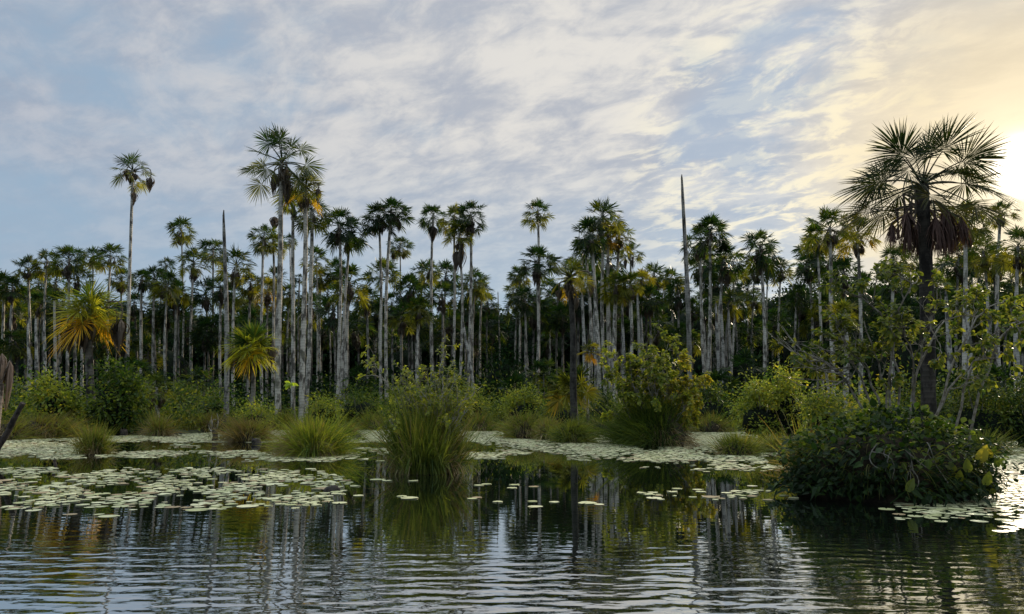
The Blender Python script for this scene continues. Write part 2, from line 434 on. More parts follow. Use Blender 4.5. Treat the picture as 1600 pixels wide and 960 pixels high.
def crown(seed, Rc0, n=22, nseg=24, age0=0.0, age1=.5, elmin=-.35, k=3, wide=1.0, pet=.5, dr=(.05, .30), elmax=1.45, pw=.05, sag=.20, grow=1.0, bl=.46):
    rng = np.random.RandomState(seed); G = Geo(); Rc = Rc0 * grow
    for i in range(n):
        f = i / max(1, n - 1)
        el = elmax + (elmin - elmax) * f ** .8 + rng.normal(0, .12)
        az = i * 2.39996 + rng.normal(0, .25)
        age = np.clip(age0 + (age1 - age0) * f ** 1.6 + rng.normal(0, .08), 0, 1)
        fl = Rc * (bl + .04 * rng.normal()); pl = Rc * pet * rng.uniform(.8, 1.12) * (1 - .15 * (f < .2))
        frond(G, (0, 0, -.25 * Rc * f * .6), az, el, pl, fl, nseg, rng, age, sag * (.5 + f), k=k, wide=wide, dr=dr, pw=pw)
    return G

def pod(G, c, L, rmax, rng, n=22, age=.3):
    """a withered fan leaf folded shut like an umbrella, hanging tip down"""
    az = rng.uniform(0, 2 * PI, n); t = np.linspace(0, 1, 6)
    r = rmax * np.sin(PI * np.clip(t, 0, 1) ** .75) * .95 + .02
    spread = rng.uniform(.25, 1.2, n)
    l = L * rng.uniform(.5, 1.1, n)
    for i in range(n):
        rad = np.array((math.cos(az[i]), math.sin(az[i]), 0)); sd = np.array((-rad[1], rad[0], 0))
        p = np.asarray(c) + rad * (r * spread[i])[:, None] - np.array((0, 0, 1)) * (t * l[i])[:, None]
        wv = rmax * .38 * np.interp(t, [0, .3, .7, 1], [.3, 1, .8, .1])[:, None] * .5
        V = np.stack((p - sd * wv, p + sd * wv), 1).reshape(-1, 3)
        F = np.array([(2 * q, 2 * q + 1, 2 * q + 3, 2 * q + 2) for q in range(5)])
        G.add(V, F, np.clip(age + rng.normal(0, .25), 0, 1))

def tent(G, c, L, rmax, rng, n=60):
    """a dead fan leaf hanging from its stalk, its strips spreading downwards"""
    az = rng.uniform(0, 2 * PI, n); t = np.linspace(0, 1, 7)
    for i in range(n):
        k_ = rng.uniform(.15, 1.0); l = L * rng.uniform(.55, 1.1)
        rad = np.array((math.cos(az[i]), math.sin(az[i]), 0)); sd = np.array((-rad[1], rad[0], 0)) + rng.normal(0, .3, 3)
        r = rmax * k_ * (t ** .62) * (1 + .12 * np.sin(t * 5 + az[i]))
        p = np.asarray(c) + rad * r[:, None] + rng.normal(0, .012, (7, 3)) - np.array((0, 0, 1)) * (l * t)[:, None]
        wv = (.030 * np.interp(t, [0, .3, .8, 1], [.5, 1, .7, .1]))[:, None] * .5 * L
        V = np.stack((p - sd * wv, p + sd * wv), 1).reshape(-1, 3)
        G.add(V, np.array([(2 * q, 2 * q + 1, 2 * q + 3, 2 * q + 2) for q in range(6)]), np.clip(rng.uniform(0, 1), 0, 1))

def dead_skirt(seed, Rc, n=5, low=.55, L=.5, spread=.22, wide=.16):
    rng = np.random.RandomState(seed); G = Geo()
    for i in range(n):
        az = rng.uniform(0, 2 * PI); r = Rc * spread * rng.uniform(.4, 1.2); z0 = -Rc * low * rng.uniform(.25, .75)
        e = np.array((math.cos(az) * r, math.sin(az) * r, z0 - Rc * .12))
        a = np.array((math.cos(az) * .08, math.sin(az) * .08, z0 + Rc * .1))
        tube(G, curve(a, e, (math.cos(az) * r * .4, math.sin(az) * r * .4, Rc * .08), 5), .035, 4, .4, cap=False)
        pod(G, e, Rc * L * rng.uniform(.8, 1.15), Rc * wide * rng.uniform(.8, 1.1), rng)
    return G

def trunk_geo(h, lean, r0, r1, seed, sides=10, bend=.12):
    rng = np.random.RandomState(seed); n = max(10, int(h * 1.3)); t = np.linspace(0, 1, n)
    b = rng.uniform(-bend, bend, 2)
    wob = .03 * np.sin(t * rng.uniform(5, 11) + rng.uniform(0, 6))
    pts = np.stack((lean[0] * t + b[0] * 4 * t * (1 - t) * 1.3 + wob, lean[1] * t + b[1] * 4 * t * (1 - t), h * t - .3 * (1 - t)), -1)
    rad = r1 + (r0 - r1) * (1 - t) ** .8 + .10 * r0 * np.exp(-t * h / .5)
    rad = rad * (1 + .03 * rng.normal(size=n))
    G = Geo(); tube(G, pts, rad, sides, 0.0); return G

CROWNS, SKIRTS = {}, {}
def crown_mesh(kind, v):
    if (kind, v) not in CROWNS:
        s = 100 * hash_kind[kind] + v
        rr = np.random.RandomState(s)
        nn = int(rr.randint(24, 35))
        par = dict(g=(0.0, .36), y=(.06, .42), o=(.25, .75), d=(0.0, .12))[kind]
        G = crown(s, 1.0, nn, 22, par[0], par[1], elmin=(-.75, -.35, -.95, -.6)[v % 4], pet=.54 + .06 * (v % 2), bl=.46, wide=1.25, pw=.014, dr=(.04, .32), sag=.2)
        me = G.mesh('crown'); me.materials.append(M['frond']); CROWNS[(kind, v)] = me
    return CROWNS[(kind, v)]
hash_kind = dict(g=1, y=2, o=3, d=4)
def skirt_mesh(kind, v):
    if (kind, v) not in SKIRTS:
        s = 900 + 10 * kind + v
        p = {1: dict(n=3, low=.5, L=.42, spread=.22, wide=.12), 2: dict(n=7, low=.85, L=.55, spread=.26, wide=.17),
             3: dict(n=9, low=1.15, L=.58, spread=.18, wide=.17), 4: dict(n=2, low=1.1, L=.45, spread=.30, wide=.12)}[kind]
        me = dead_skirt(s, 1.0, **p).mesh('dead_leaves'); me.materials.append(M['dead']); SKIRTS[(kind, v)] = me
    return SKIRTS[(kind, v)]

TINT = {'G': (2.1, 2.0, 1.3), 'g': (1, 1, 1), 'y': (1.1, 1.05, .8), 'o': (1.15, 1, .8), 'd': (.62, .72, .72)}
NP = [0]
def palm(label, cx, cy, cpx, d, xb, tint='g', skirt=2, tcol=1.0, group=None, hero=None, tw=1.0, pods=(), cat='palm tree', name='palm', yb=648):
    NP[0] += 1; i = NP[0]; rng = np.random.RandomState(5000 + i)
    if not d: d = float(np.clip(4.5 * F / cpx, 56, 112)) + rng.uniform(-2, 2)
    Rc = cpx * d / F / 2
    c = at(cx, cy, d); b = at(xb, yb, d); bz = float(land_z(b[0], d))
    if d < float(shore(b[0])): bz = -.25
    top = c - np.array((0, 0, .18 * Rc))
    h = top[2] - bz
    rt = root(name, (b[0], d, bz), label, cat, group)
    r0 = (.178 - .0006 * max(0, d - 45)) * rng.uniform(.85, 1.15) * tw
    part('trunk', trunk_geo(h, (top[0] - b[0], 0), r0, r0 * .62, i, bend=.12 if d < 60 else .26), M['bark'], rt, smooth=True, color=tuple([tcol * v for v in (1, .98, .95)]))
    loc = (top[0] - b[0], 0, h)
    if hero is not None:
        part('crown', crown(7000 + i, Rc, **{'grow': 1.2, **hero}), M['frond'], rt, color=TINT[tint], loc=loc)
    else:
        o = part('crown', crown_mesh(tint, i % 10), M['frond'], rt, color=TINT[tint], loc=loc)
        o.scale = (Rc * 1.33, Rc * 1.33, Rc * 1.33 * rng.uniform(.9, 1.1)); o.rotation_euler = (rng.normal(0, .10), rng.normal(0, .10), rng.uniform(0, 6.28))
    if skirt or pods:
        if pods:
            G = Geo()
            for (pxo, pyo, L, wd) in pods:
                e = at(pxo, pyo, d) - np.array((top[0], 0, top[2])); e[1] = rng.uniform(-.6, .6) * Rc * .3
                zz0 = min(0, e[2] + .25 * Rc)
                tube(G, curve((0, 0, zz0), e, (e[0] * .35, 0, abs(e[0]) * .4), 7), .04, 4, .5, cap=False)
                pod(G, e, L * d / F, wd * d / F / 2, rng, 30)
            if skirt: G.merge(dead_skirt(i, Rc, **{1: dict(n=3, low=.5, L=.42), 2: dict(n=6, low=.8, L=.55), 3: dict(n=8, low=1.1, L=.55), 4: dict(n=2, low=1.1, L=.45)}[skirt]))
            part('dead_leaves', G, M['dead'], rt, loc=loc)
        else:
            o = part('dead_leaves', skirt_mesh(skirt, i % 3), M['dead'], rt, loc=loc)
            o.scale = (Rc, Rc, Rc); o.rotation_euler = (0, 0, rng.uniform(0, 6.28))
    return rt
HB = dict(n=24, nseg=34, k=4, pet=.52, pw=.045)
A = palm
A('tall slender palm standing alone above the left forest, two withered leaves hanging off its trunk', 208, 260, 66, 60, 197, 'y', 1, pods=((233, 276, 24, 14), (209, 300, 22, 12), (197, 264, 20, 13)), hero=dict(n=15, nseg=30, k=4, pet=.5, age0=.05, age1=.4, elmin=-.6))
A('tallest palm of the left centre, pale spotted trunk and wide open green crown', 441, 240, 118, 46, 436, 'g', 1, hero=dict(n=20, nseg=36, k=4, pet=.55, age0=0, age1=.25, pw=.05, elmin=-.6), pods=((430, 272, 38, 11), (449, 278, 42, 16)), tw=1.1)
A('palm with yellowing fans crowding against the tallest pale trunk', 478, 288, 72, 47, 472, 'y', 2, hero=dict(n=18, nseg=30, k=4, age0=.15, age1=.7), pods=((499, 296, 30, 10),))
A('palm with small green crown just under the yellowing fans of its taller neighbour', 487, 324, 50, 55, 477, 'g', 1, pods=((480, 350, 24, 11),))
A('thin palm between two tall pale trunks, brown leaves bunched at its neck', 459, 312, 44, 56, 459, 'y', 3)
A('dark crowned palm left of a matching pair, black leaf bundle below the fans', 530, 346, 58, 60, 524, 'd', 2)
A('palm right of its taller dark twin, one withered bundle hanging right', 549, 358, 52, 62, 534, 'd', 1, pods=((544, 378, 24, 12),))
A('slim palm with a small tuft and one ruff of dead leaves at its neck', 283, 355, 40, 96, 281, 'g', 2)
A('palm draped in drooping brown leaves on both sides of its neck', 303, 405, 46, 82, 303, 'y', 3)
A('thin dark necked palm leaning against the bare pointed trunk', 333, 386, 44, 85, 331, 'g', 0)
A('yellow tinged palm right behind the bare pointed trunk', 370, 408, 56, 72, 367, 'y', 3)
A('twin headed looking palm, left one, with dead leaves hanging at one side', 412, 366, 42, 72, 411, 'g', 4)
A('palm with a brown folded leaf sticking up beside its crown', 427, 376, 40, 74, 424, 'y', 1, pods=((428, 338, 22, 16),))
A('tiny crowned palm seen between two tall pale trunks', 453, 373, 20, 110, 453, 'g', 1)
A('palm with drooping open crown beside the crowd of tall trunks', 494, 402, 42, 88, 494, 'g', 0)
A('short green palm under the drooping open crown', 501, 430, 34, 92, 503, 'g', 2)
A('yellow crowned palm over a broad skirt of purple brown leaves', 546, 436, 52, 64, 541, 'y', 3, tw=1.25)
A('dark palm of the central pair, crown merging with its right neighbour', 593, 334, 54, 62, 594, 'd', 2)
A('dark palm of the central pair with a loose bundle hanging to the right', 611, 327, 52, 62, 605, 'd', 1, pods=((623, 344, 20, 12), (617, 338, 18, 12)))
A('small palm with two dead leaf bundles hanging free on either side', 625, 380, 36, 108, 624, 'g', 1, pods=((614, 394, 18, 8), (630, 396, 10, 8)))
A('low open crown seen behind the two trunks of the central pair', 597, 424, 50, 82, 598, 'g', 0)
A('palm carrying one egg shaped ball of dead leaves under a thin crown', 677, 334, 42, 72, 677, 'd', 0, pods=((677, 354, 26, 16), (676, 356, 24, 14)))
A('left palm in a tight trio of tall dark crowns', 710, 336, 44, 68, 709, 'y', 3)
A('middle palm of the tight trio over a huge black leaf bundle', 718, 358, 46, 66, 715, 'y', 3, pods=((714, 392, 36, 16), (721, 390, 36, 16)))
A('right palm of the tight trio with its crown standing clear', 735, 332, 46, 66, 727, 'd', 3)
A('rounded green palm over a black ball of leaves right of the trio', 742, 436, 42, 80, 738, 'g', 2)
A('palm half hidden behind the rounded green one, dead leaves jutting right', 752, 448, 34, 84, 749, 'g', 2)
A('single tall thin palm with a neat small ball of dead leaves near the centre', 840, 327, 44, 76, 840, 'g', 1)
A('broad crowned palm growing behind the single tall thin trunk', 838, 404, 56, 74, 836, 'd', 3)
A('small palm to the left of the broad crowned one near the centre', 811, 426, 34, 98, 811, 'g', 1)
A('topmost palm of the dense central clump of trunks', 942, 334, 58, 62, 947, 'g', 2)
A('palm leaning out to the left of the dense central clump', 922, 360, 54, 60, 935, 'd', 2)
A('palm with orange lower fans inside the dense central clump', 950, 362, 46, 63, 957, 'o', 1)
A('palm at the upper right of the dense central clump, brown leaves under it', 968, 366, 48, 64, 965, 'y', 2)
A('thin palm at the right edge of the dense central clump', 985, 392, 36, 86, 985, 'g', 1, pods=((977, 406, 16, 8), (988, 406, 16, 8)))
A('bright green low palm on a thick nearly black trunk', 891, 425, 70, 37, 896, 'y', 2, tcol=.10, tw=1.05, hero=dict(n=20, nseg=36, k=4, age0=.1, age1=.65), pods=((874, 452, 18, 12), (922, 440, 24, 14), (900, 465, 20, 10)))
A('dark palm low in the central clump behind the bright green one', 915, 392, 56, 72, 922, 'd', 0)
A('yellow leaved palm standing low in front of the central clump', 962, 440, 46, 60, 961, 'y', 3)
A('yellow brown palm at the right foot of the central clump', 985, 440, 40, 60, 989, 'y', 3)
A('taller palm of the dark cluster right of the bare pole', 1110, 355, 56, 66, 1108, 'd', 1)
A('palm leaning left in the dark cluster right of the bare pole', 1094, 372, 50, 70, 1103, 'd', 2)
A('lower palm of the dark cluster hanging to the left over open sky', 1093, 412, 44, 78, 1112, 'd', 2)
A('wide dusty palm on the right of the dark cluster by the pole', 1131, 400, 56, 66, 1125, 'd', 3)
A('lit palm with pale dead leaves behind the wide dusty one', 1146, 408, 44, 80, 1137, 'y', 2)
A('small dark palm to the right of the dusty cluster', 1168, 450, 36, 95, 1160, 'd', 3)
A('round crowned palm standing clear in the gap, black leaves heaped under it', 1188, 380, 60, 64, 1194, 'd', 3)
A('thin trunked palm behind the round crowned one in the gap', 1180, 415, 42, 96, 1179, 'd', 2)
A('small neat palm over a black ball of leaves at the edge of the gap', 1220, 417, 40, 100, 1222, 'g', 2)
A('large hazy palm left of the orange tinted one', 1296, 350, 66, 56, 1303, 'y', 2)
A('palm growing tight on the left side of the large hazy one', 1276, 366, 46, 66, 1287, 'y', 3)
A('palm with an orange patch in its crown and dead leaf at the side', 1340, 360, 54, 58, 1344, 'o', 3)
A('low grey palm under the large hazy ones', 1262, 408, 44, 78, 1268, 'd', 3)
A('dark bushy palm filling the gap between the hazy and orange ones', 1318, 420, 56, 72, 1318, 'd', 3)
A('palm with its crown touching the right side of the giant crown', 1508, 336, 64, 50, 1506, 'y', 3)
A('palm in the glare directly under the sun, dead ball at its neck', 1563, 330, 44, 66, 1567, 'y', 2)
A('palm with upright stiff fans and dark bundle in the right glare', 1536, 388, 50, 64, 1537, 'y', 3)
A('hazy palm at the extreme right edge of the forest', 1590, 380, 58, 60, 1590, 'y', 3)
A('small palm behind the leafy shrub left of the giant trunk', 1395, 400, 44, 70, 1396, 'g', 3)
A('short palm with lit yellow fans above the leafy shrub', 1318, 486, 56, 40, 1316, 'y', 0, hero=dict(n=14, nseg=34, k=4, age0=.15, age1=.5, wide=1.4))
A('green palm cut off by the left edge of the forest', 8, 442, 46, 76, 8, 'g', 2)
A('ragged palm with brown crown near the far left', 44, 416, 40, 76, 48, 'g', 2)
A('yellow green palm between the ragged one and the heavy skirted one', 74, 404, 40, 76, 74, 'y', 1)
A('palm with heavy dark skirt behind the golden palm', 108, 400, 46, 72, 105, 'g', 3)
A('palm with a ruff like dead collar above the golden palm', 146, 397, 34, 92, 146, 'g', 2)
A('spreading palm right of the one with the dead collar', 173, 398, 44, 88, 172, 'g', 1)
# golden palm, the yellow one, the stemless and the young ones
A('golden orange palm with glowing fans over brown hanging leaves', 140, 472, 128, 40, 150, 'G', 2, tcol=.30, tw=1.3, hero=dict(n=26, nseg=44, k=4, age0=.15, age1=.9, wide=.85, elmin=-.55, dr=(.04, .34), pet=.30, bl=.66, sag=.18, grow=1.05), pods=((118, 510, 44, 22), (190, 500, 50, 24), (178, 505, 40, 18), (105, 515, 36, 20)), yb=655)
A('short palm with lime green fans and a beard of grey dead leaves', 394, 532, 84, 40, 396, 'G', 2, tcol=.4, tw=.9, hero=dict(n=24, nseg=36, k=4, age0=.08, age1=.62, wide=1.0, elmin=-.5, dr=(.05, .3), pet=.3, bl=.68, sag=.15), pods=((364, 545, 34, 18), (425, 540, 34, 18), (372, 552, 30, 14)), yb=652)
A('squat palm with yellow drooping fans low in the forest', 655, 478, 44, 62, 656, 'y', 3)
A('stubby young palm on a pale stem at the marsh edge', 246, 600, 62, 42, 247, 'g', 2, hero=dict(n=14, nseg=26, k=4, age0=.1, age1=.5), tw=.8, yb=655)
A('bushy stemless palm of lit yellow green fans behind the black trunk', 897, 600, 96, 44, 898, 'y', 0, hero=dict(n=26, nseg=30, k=4, age0=.1, age1=.7, wide=1.5, elmin=0), tw=.7, yb=650)
A('small fan palm with orange tip beside the lit stemless one', 922, 545, 42, 46, 920, 'o', 0, hero=dict(n=9, nseg=26, k=4, age0=.2, age1=.9, wide=1.6), tw=.6, yb=650)

# background row
BACK = [(20, 445, 34, 'd', 3), (60, 440, 36, 'y', 2), (88, 435, 40, 'g', 3), (66, 470, 40, 'g', 2), (122, 430, 36, 'y', 3), (190, 430, 34, 'g', 3),
        (222, 432, 30, 'd', 3), (242, 430, 36, 'g', 2), (260, 413, 26, 'd', 0), (262, 440, 42, 'g', 2), (278, 450, 34, 'y', 3), (252, 462, 32, 'g', 0),
        (322, 452, 44, 'd', 3), (345, 445, 40, 'd', 3), (392, 440, 36, 'y', 3), (400, 462, 40, 'y', 3), (430, 430, 36, 'g', 3), (418, 450, 36, 'o', 3),
        (452, 455, 32, 'g', 2), (468, 434, 16, 'd', 1), (512, 455, 40, 'd', 3), (527, 420, 36, 'd', 2), (573, 462, 38, 'd', 3), (612, 470, 40, 'd', 3),
        (640, 446, 42, 'd', 3), (660, 425, 42, 'd', 2), (672, 418, 30, 'g', 2), (697, 425, 40, 'd', 3), (690, 455, 40, 'd', 3), (722, 455, 38, 'd', 3),
        (762, 470, 30, 'd', 2), (808, 452, 34, 'g', 2), (820, 462, 38, 'd', 2), (858, 452, 44, 'd', 3), (872, 465, 44, 'd', 3), (905, 470, 42, 'd', 3),
        (925, 430, 48, 'd', 3), (950, 400, 50, 'd', 3), (945, 440, 46, 'd', 3), (975, 445, 40, 'y', 3), (1003, 434, 36, 'o', 2), (1022, 428, 40, 'g', 3),
        (1030, 455, 42, 'd', 3), (1048, 432, 36, 'g', 2), (1060, 450, 40, 'd', 3), (1014, 462, 38, 'd', 3), (1082, 480, 34, 'd', 2), (1104, 400, 46, 'd', 3),
        (1115, 430, 48, 'd', 3), (1135, 440, 44, 'd', 3), (1140, 465, 44, 'y', 3), (1158, 470, 38, 'y', 3), (1178, 462, 30, 'g', 2), (1200, 400, 44, 'd', 3),
        (1268, 385, 44, 'd', 3), (1300, 395, 50, 'd', 3), (1350, 440, 46, 'd', 3), (1288, 435, 46, 'd', 3), (1366, 470, 44, 'd', 2), (1392, 440, 42, 'd', 3),
        (1412, 395, 38, 'g', 2), (1480, 420, 50, 'y', 3), (1520, 380, 46, 'y', 3), (1555, 400, 44, 'y', 3), (1580, 430, 50, 'y', 3), (1498, 400, 48, 'd', 3),
        (1515, 440, 50, 'd', 3), (1460, 440, 44, 'd', 3), (1438, 430, 44, 'd', 2), (1602, 410, 44, 'y', 3), (-18, 430, 44, 'g', 2), (-45, 410, 44, 'g', 3),
        (1640, 400, 50, 'd', 3), (1680, 420, 50, 'd', 3), (20, 480, 40, 'g', 3), (45, 465, 38, 'd', 2), (92, 470, 36, 'd', 3), (210, 470, 38, 'd', 3),
        (232, 545, 46, 'y', 2), (300, 480, 42, 'd', 3), (362, 455, 40, 'g', 3), (380, 480, 40, 'y', 3), (440, 480, 36, 'd', 3), (485, 470, 36, 'd', 3),
        (590, 480, 38, 'g', 3), (635, 480, 38, 'd', 3), (735, 480, 38, 'd', 3), (968, 480, 40, 'd', 3), (1100, 470, 40, 'd', 3), (1120, 480, 40, 'd', 3),
        (1246, 455, 32, 'd', 2), (1330, 470, 44, 'd', 2), (1550, 450, 44, 'd', 3), (1595, 465, 50, 'y', 3)]
xr_ = np.random.RandomState(404)
for x_ in np.arange(-40, 1660, 17):
    if 760 < x_ < 800 or 1170 < x_ < 1215: continue
    BACK.append((float(x_ + xr_.uniform(-8, 8)), float(xr_.uniform(462, 530)), float(xr_.uniform(34, 46)), 'd' if xr_.random() < .7 else 'g', 3 if xr_.random() < .7 else 2))
MARKS = [(-100, 'left forest edge'), (60, 'golden palm'), (210, 'tall lone slender palm'), (300, 'bare pointed trunk'), (400, 'tallest pale trunk'),
         (520, 'matching dark pair'), (610, 'egg shaped ball palm'), (720, 'tight trio of crowns'), (800, 'single tall thin palm'),
         (900, 'dense central clump'), (1000, 'tall bare pole'), (1090, 'dark cluster by the pole'), (1180, 'gap of open sky'), (1260, 'large hazy palm'),
         (1370, 'trunk of the giant palm'), (1500, 'palm under the sun'), (1575, 'right forest edge')]
ORD = ['first', 'second', 'third', 'fourth', 'fifth', 'sixth', 'seventh', 'eighth', 'ninth', 'tenth', 'eleventh', 'twelfth', 'thirteenth', 'fourteenth', 'fifteenth', 'sixteenth', 'seventeenth', 'eighteenth', 'nineteenth', 'twentieth']
cnt = {}
TW = {'g': 'green', 'd': 'dark', 'y': 'yellowish', 'o': 'orange tinted'}
brng = np.random.RandomState(77)
for (cx, cy, cp, ti, sk) in sorted(BACK):
    mk = [m_ for m_ in MARKS if m_[0] <= cx][-1][1]
    key = (mk, ti); cnt[key] = cnt.get(key, 0) + 1
    lab = '%s %s back row palm from the left by the %s' % (ORD[cnt[key] - 1], TW[ti], mk)
    A(lab, cx, cy, cp * 1.08, brng.uniform(72, 108), cx + brng.uniform(-3, 3), ti, sk, tcol=brng.uniform(.30, .60) if cy > 462 else brng.uniform(.5, .9), group='palms in the dense background row', tw=.95)  # bark tinted darker to put forest shade into back trunks, most on low crowns

# bare trunks
def bare(label, xt, yt, xb, d, r0, seed, tcol=1.0, group=None):
    a = at(xt, yt, d); b = at(xb, 648, d); bz = float(land_z(b[0], d)); h = a[2] - bz
    rng = np.random.RandomState(seed)
    rt = root('dead_palm_trunk', (b[0], d, bz), label, 'dead tree', group)
    n = 22; t = np.linspace(0, 1, n)
    rad = r0 * (1 - .35 * t) * np.interp(t, [0, .55, .93, 1], [1, .96, .80, .5]) * (1 + .04 * rng.normal(size=n))
    pts = np.stack(((a[0] - b[0]) * t + .1 * np.sin(t * 4), 0 * t, h * t - .3 * (1 - t)), -1)
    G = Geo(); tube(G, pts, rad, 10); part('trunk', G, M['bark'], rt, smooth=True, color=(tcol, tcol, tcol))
    G = Geo()
    for q in range(5):
        an = rng.uniform(0, 6.28)
        tube(G, [pts[-1] + (.4 * rad[-2] * math.cos(an), .4 * rad[-2] * math.sin(an), -.1), pts[-1] + (.3 * rad[-2] * math.cos(an), .3 * rad[-2] * math.sin(an), rng.uniform(.1, .4))], [.05, .01], 4)
    part('splintered_tip', G, M['bark'], rt, color=(tcol * .5, tcol * .5, tcol * .5))
bare('bare grey trunk with a pointed tip and no crown in the left forest', 351, 336, 354, 48, .185, 1, .62)
bare('very tall bare dark pole rising alone into the sky without a crown', 1067, 278, 1078, 52, .21, 2, .50)
bare('short bare broken trunk against the dark wood right of centre', 823, 516, 824, 85, .16, 3, .9)
bare('thin bare trunk standing against the low sky left of centre', 779, 459, 780, 100, .16, 4, .8)
trng = np.random.RandomState(12)
for q, (px, top, nm) in enumerate([(45, 505, 'first'), (57, 498, 'second'), (70, 500, 'third'), (86, 470, 'fourth'), (117, 480, 'fifth'), (128, 500, 'sixth')]):
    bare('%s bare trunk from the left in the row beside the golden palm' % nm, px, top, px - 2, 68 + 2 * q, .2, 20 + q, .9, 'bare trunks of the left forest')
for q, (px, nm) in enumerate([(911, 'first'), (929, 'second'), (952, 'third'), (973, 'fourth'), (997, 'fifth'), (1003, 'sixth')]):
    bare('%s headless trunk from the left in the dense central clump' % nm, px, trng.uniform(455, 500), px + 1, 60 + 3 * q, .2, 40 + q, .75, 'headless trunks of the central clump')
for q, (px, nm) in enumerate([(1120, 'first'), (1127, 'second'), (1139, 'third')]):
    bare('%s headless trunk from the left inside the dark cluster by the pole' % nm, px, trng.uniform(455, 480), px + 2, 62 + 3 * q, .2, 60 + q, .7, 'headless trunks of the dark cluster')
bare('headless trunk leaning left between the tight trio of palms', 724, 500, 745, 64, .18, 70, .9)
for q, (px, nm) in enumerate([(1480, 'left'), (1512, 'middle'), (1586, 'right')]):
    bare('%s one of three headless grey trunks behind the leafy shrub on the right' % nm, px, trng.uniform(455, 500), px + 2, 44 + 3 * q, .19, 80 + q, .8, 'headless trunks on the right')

# ------------------------------------------------------------------ the giant palm on the right
gd = 26.0
gc = at(1447, 268, gd); gb = at(1449, 648, gd); gz = float(land_z(gb[0], gd)); gz = max(gz, -.3)
rt = root('giant_palm', (gb[0], gd, gz), 'giant palm with a huge spiky crown over purple brown dead leaves beside the sun', 'palm tree')
top = at(1441, 290, gd); gh = top[2] - gz
part('trunk', trunk_geo(gh, (top[0] - gb[0], 0), .25, .21, 999, 14, .02), M['bark'], rt, smooth=True, color=(.10, .09, .085))
grng = np.random.RandomState(4)
fr = []                       # azimuth, elevation, stalk, blade, age
for i_ in range(25):
    f = i_ / 24
    el = 1.35 - 1.60 * f ** .7
    fr.append((i_ * 2.39996 + .3, el + grng.normal(0, .12), 1.50 + .30 * f, 1.55 - .1 * f, .02 + .22 * f ** 2))
for az, el, pl, fl, ag in fr:
    G = Geo(); frond(G, (0, 0, 0), az, el, pl, fl, 54, grng, ag, .16 + .12 * (el < .5), roll=grng.normal(0, .8), k=5, am=2.0, wide=.92, dr=(.04, .22), pw=.035)
    part('frond', G, M['frond'], rt, color=(.62, .52, .55), loc=(top[0] - gb[0], 0, gh))
G = Geo()
for i_ in range(12):          # old stalks broken and folded down round the neck
    az = grng.uniform(0, 6.28); r_ = grng.uniform(.45, .95); z0 = grng.uniform(-.9, -.25)
    e = np.array((math.cos(az) * r_, math.sin(az) * r_, z0 + grng.uniform(-.05, .25)))
    tube(G, curve((math.cos(az) * .15, math.sin(az) * .15, z0 - .2), e, (0, 0, .15), 6), .035, 5, .3)
    tube(G, curve(e, e + np.array((grng.uniform(-.1, .1), 0, -grng.uniform(.7, 1.2))), (.02, 0, 0), 5), .03, 5, .3)
part('broken_stalks', G, M['dead'], rt, loc=(top[0] - gb[0], 0, gh))
for (xo, yo, zo, L, wd) in [(-.75, -.2, -1.05, 1.35, .48), (-.35, .5, -1.2, 1.3, .42), (.2, -.3, -1.25, 1.4, .42), (.62, -.3, -.95, 1.7, .50), (.95, .2, -.95, 1.55, .45),
                            (1.15, -.3, -1.3, 1.1, .35), (.05, .6, -1.3, 1.3, .4), (-1.05, .3, -1.35, .95, .32), (.45, .6, -1.1, 1.4, .4)]:
    G = Geo(); tent(G, (0, 0, 0), L, wd, grng, 95); tube(G, curve((0, 0, 0), (-xo * .75, -yo * .75, .35), (0, 0, .1), 5), .035, 5, .3)
    o = part('dead_frond', G, M['dead'], rt, loc=(top[0] - gb[0] + xo, yo, gh + zo), color=(.95, .72, .80))

# ------------------------------------------------------------------ far wood behind the palms
wr = np.random.RandomState(31)
FW, FC = Geo(), Geo()
def wood_top(x):                # skyline of the far wood in metres, by bearing
    px = 800 + x * F / 140
    return np.interp(px, [-500, 0, 180, 260, 420, 560, 640, 740, 780, 830, 900, 1000, 1080, 1130, 1180, 1230, 1260, 1330, 1400, 1600, 2100],
                     [22, 22, 21, 18.5, 19, 18.5, 21, 21.5, 19, 22, 21, 22, 20.5, 19.5, 18, 18, 24, 26, 23, 24, 24])
for row, (yd, k) in enumerate([(128, .82), (140, .95), (156, 1.05)]):
    for x in np.arange(-150, 151, 6.0):
        x = x + wr.uniform(-2, 2); y = yd + wr.uniform(-4, 4); hh = wood_top(x) * k * wr.uniform(.85, 1.05)
        r_ = wr.uniform(4.0, 5.6)
        for lv in range(3):
            cz = hh - r_ * .7 - lv * r_ * 1.15
            if cz < 0: continue
            c = np.array((x + wr.uniform(-1.2, 1.2), y, cz)); rr = np.array((r_, r_, r_ * .8)) * wr.uniform(.8, 1.05)
            blob(FC, c, rr * .80, wr, 14, 8, .16)
            n = 520 if lv == 0 else 260
            dd = nrm(wr.normal(size=(n, 3))); dd[:, 1] = -np.abs(dd[:, 1]) * np.where(wr.random(n) < .8, 1, -1)
            lump = 1 + .22 * np.sin(dd[:, 0] * 6 + x) * np.sin(dd[:, 2] * 7 + y) + .1 * wr.normal(size=n)
            P = c + dd * rr * lump[:, None] * .98
            leaves(FW, P, nrm(dd + wr.normal(0, .7, (n, 3))), nrm(dd * .6 + np.array((0, 0, .6)) + wr.normal(0, .5, (n, 3))), wr.uniform(.5, 1.1, n), wr.uniform(.35, .7, n), wr.beta(1.2, 4, n), 'card')
o = part('far_wood', FW, M['wood_leaf']); tag(o, 'dark green broadleaf wood closing the view behind the palms', 'wood', kind='stuff')
oc = part('wood_shade_filler', FC, M['shade_core'], o, smooth=True); oc['kind'] = 'stuff'

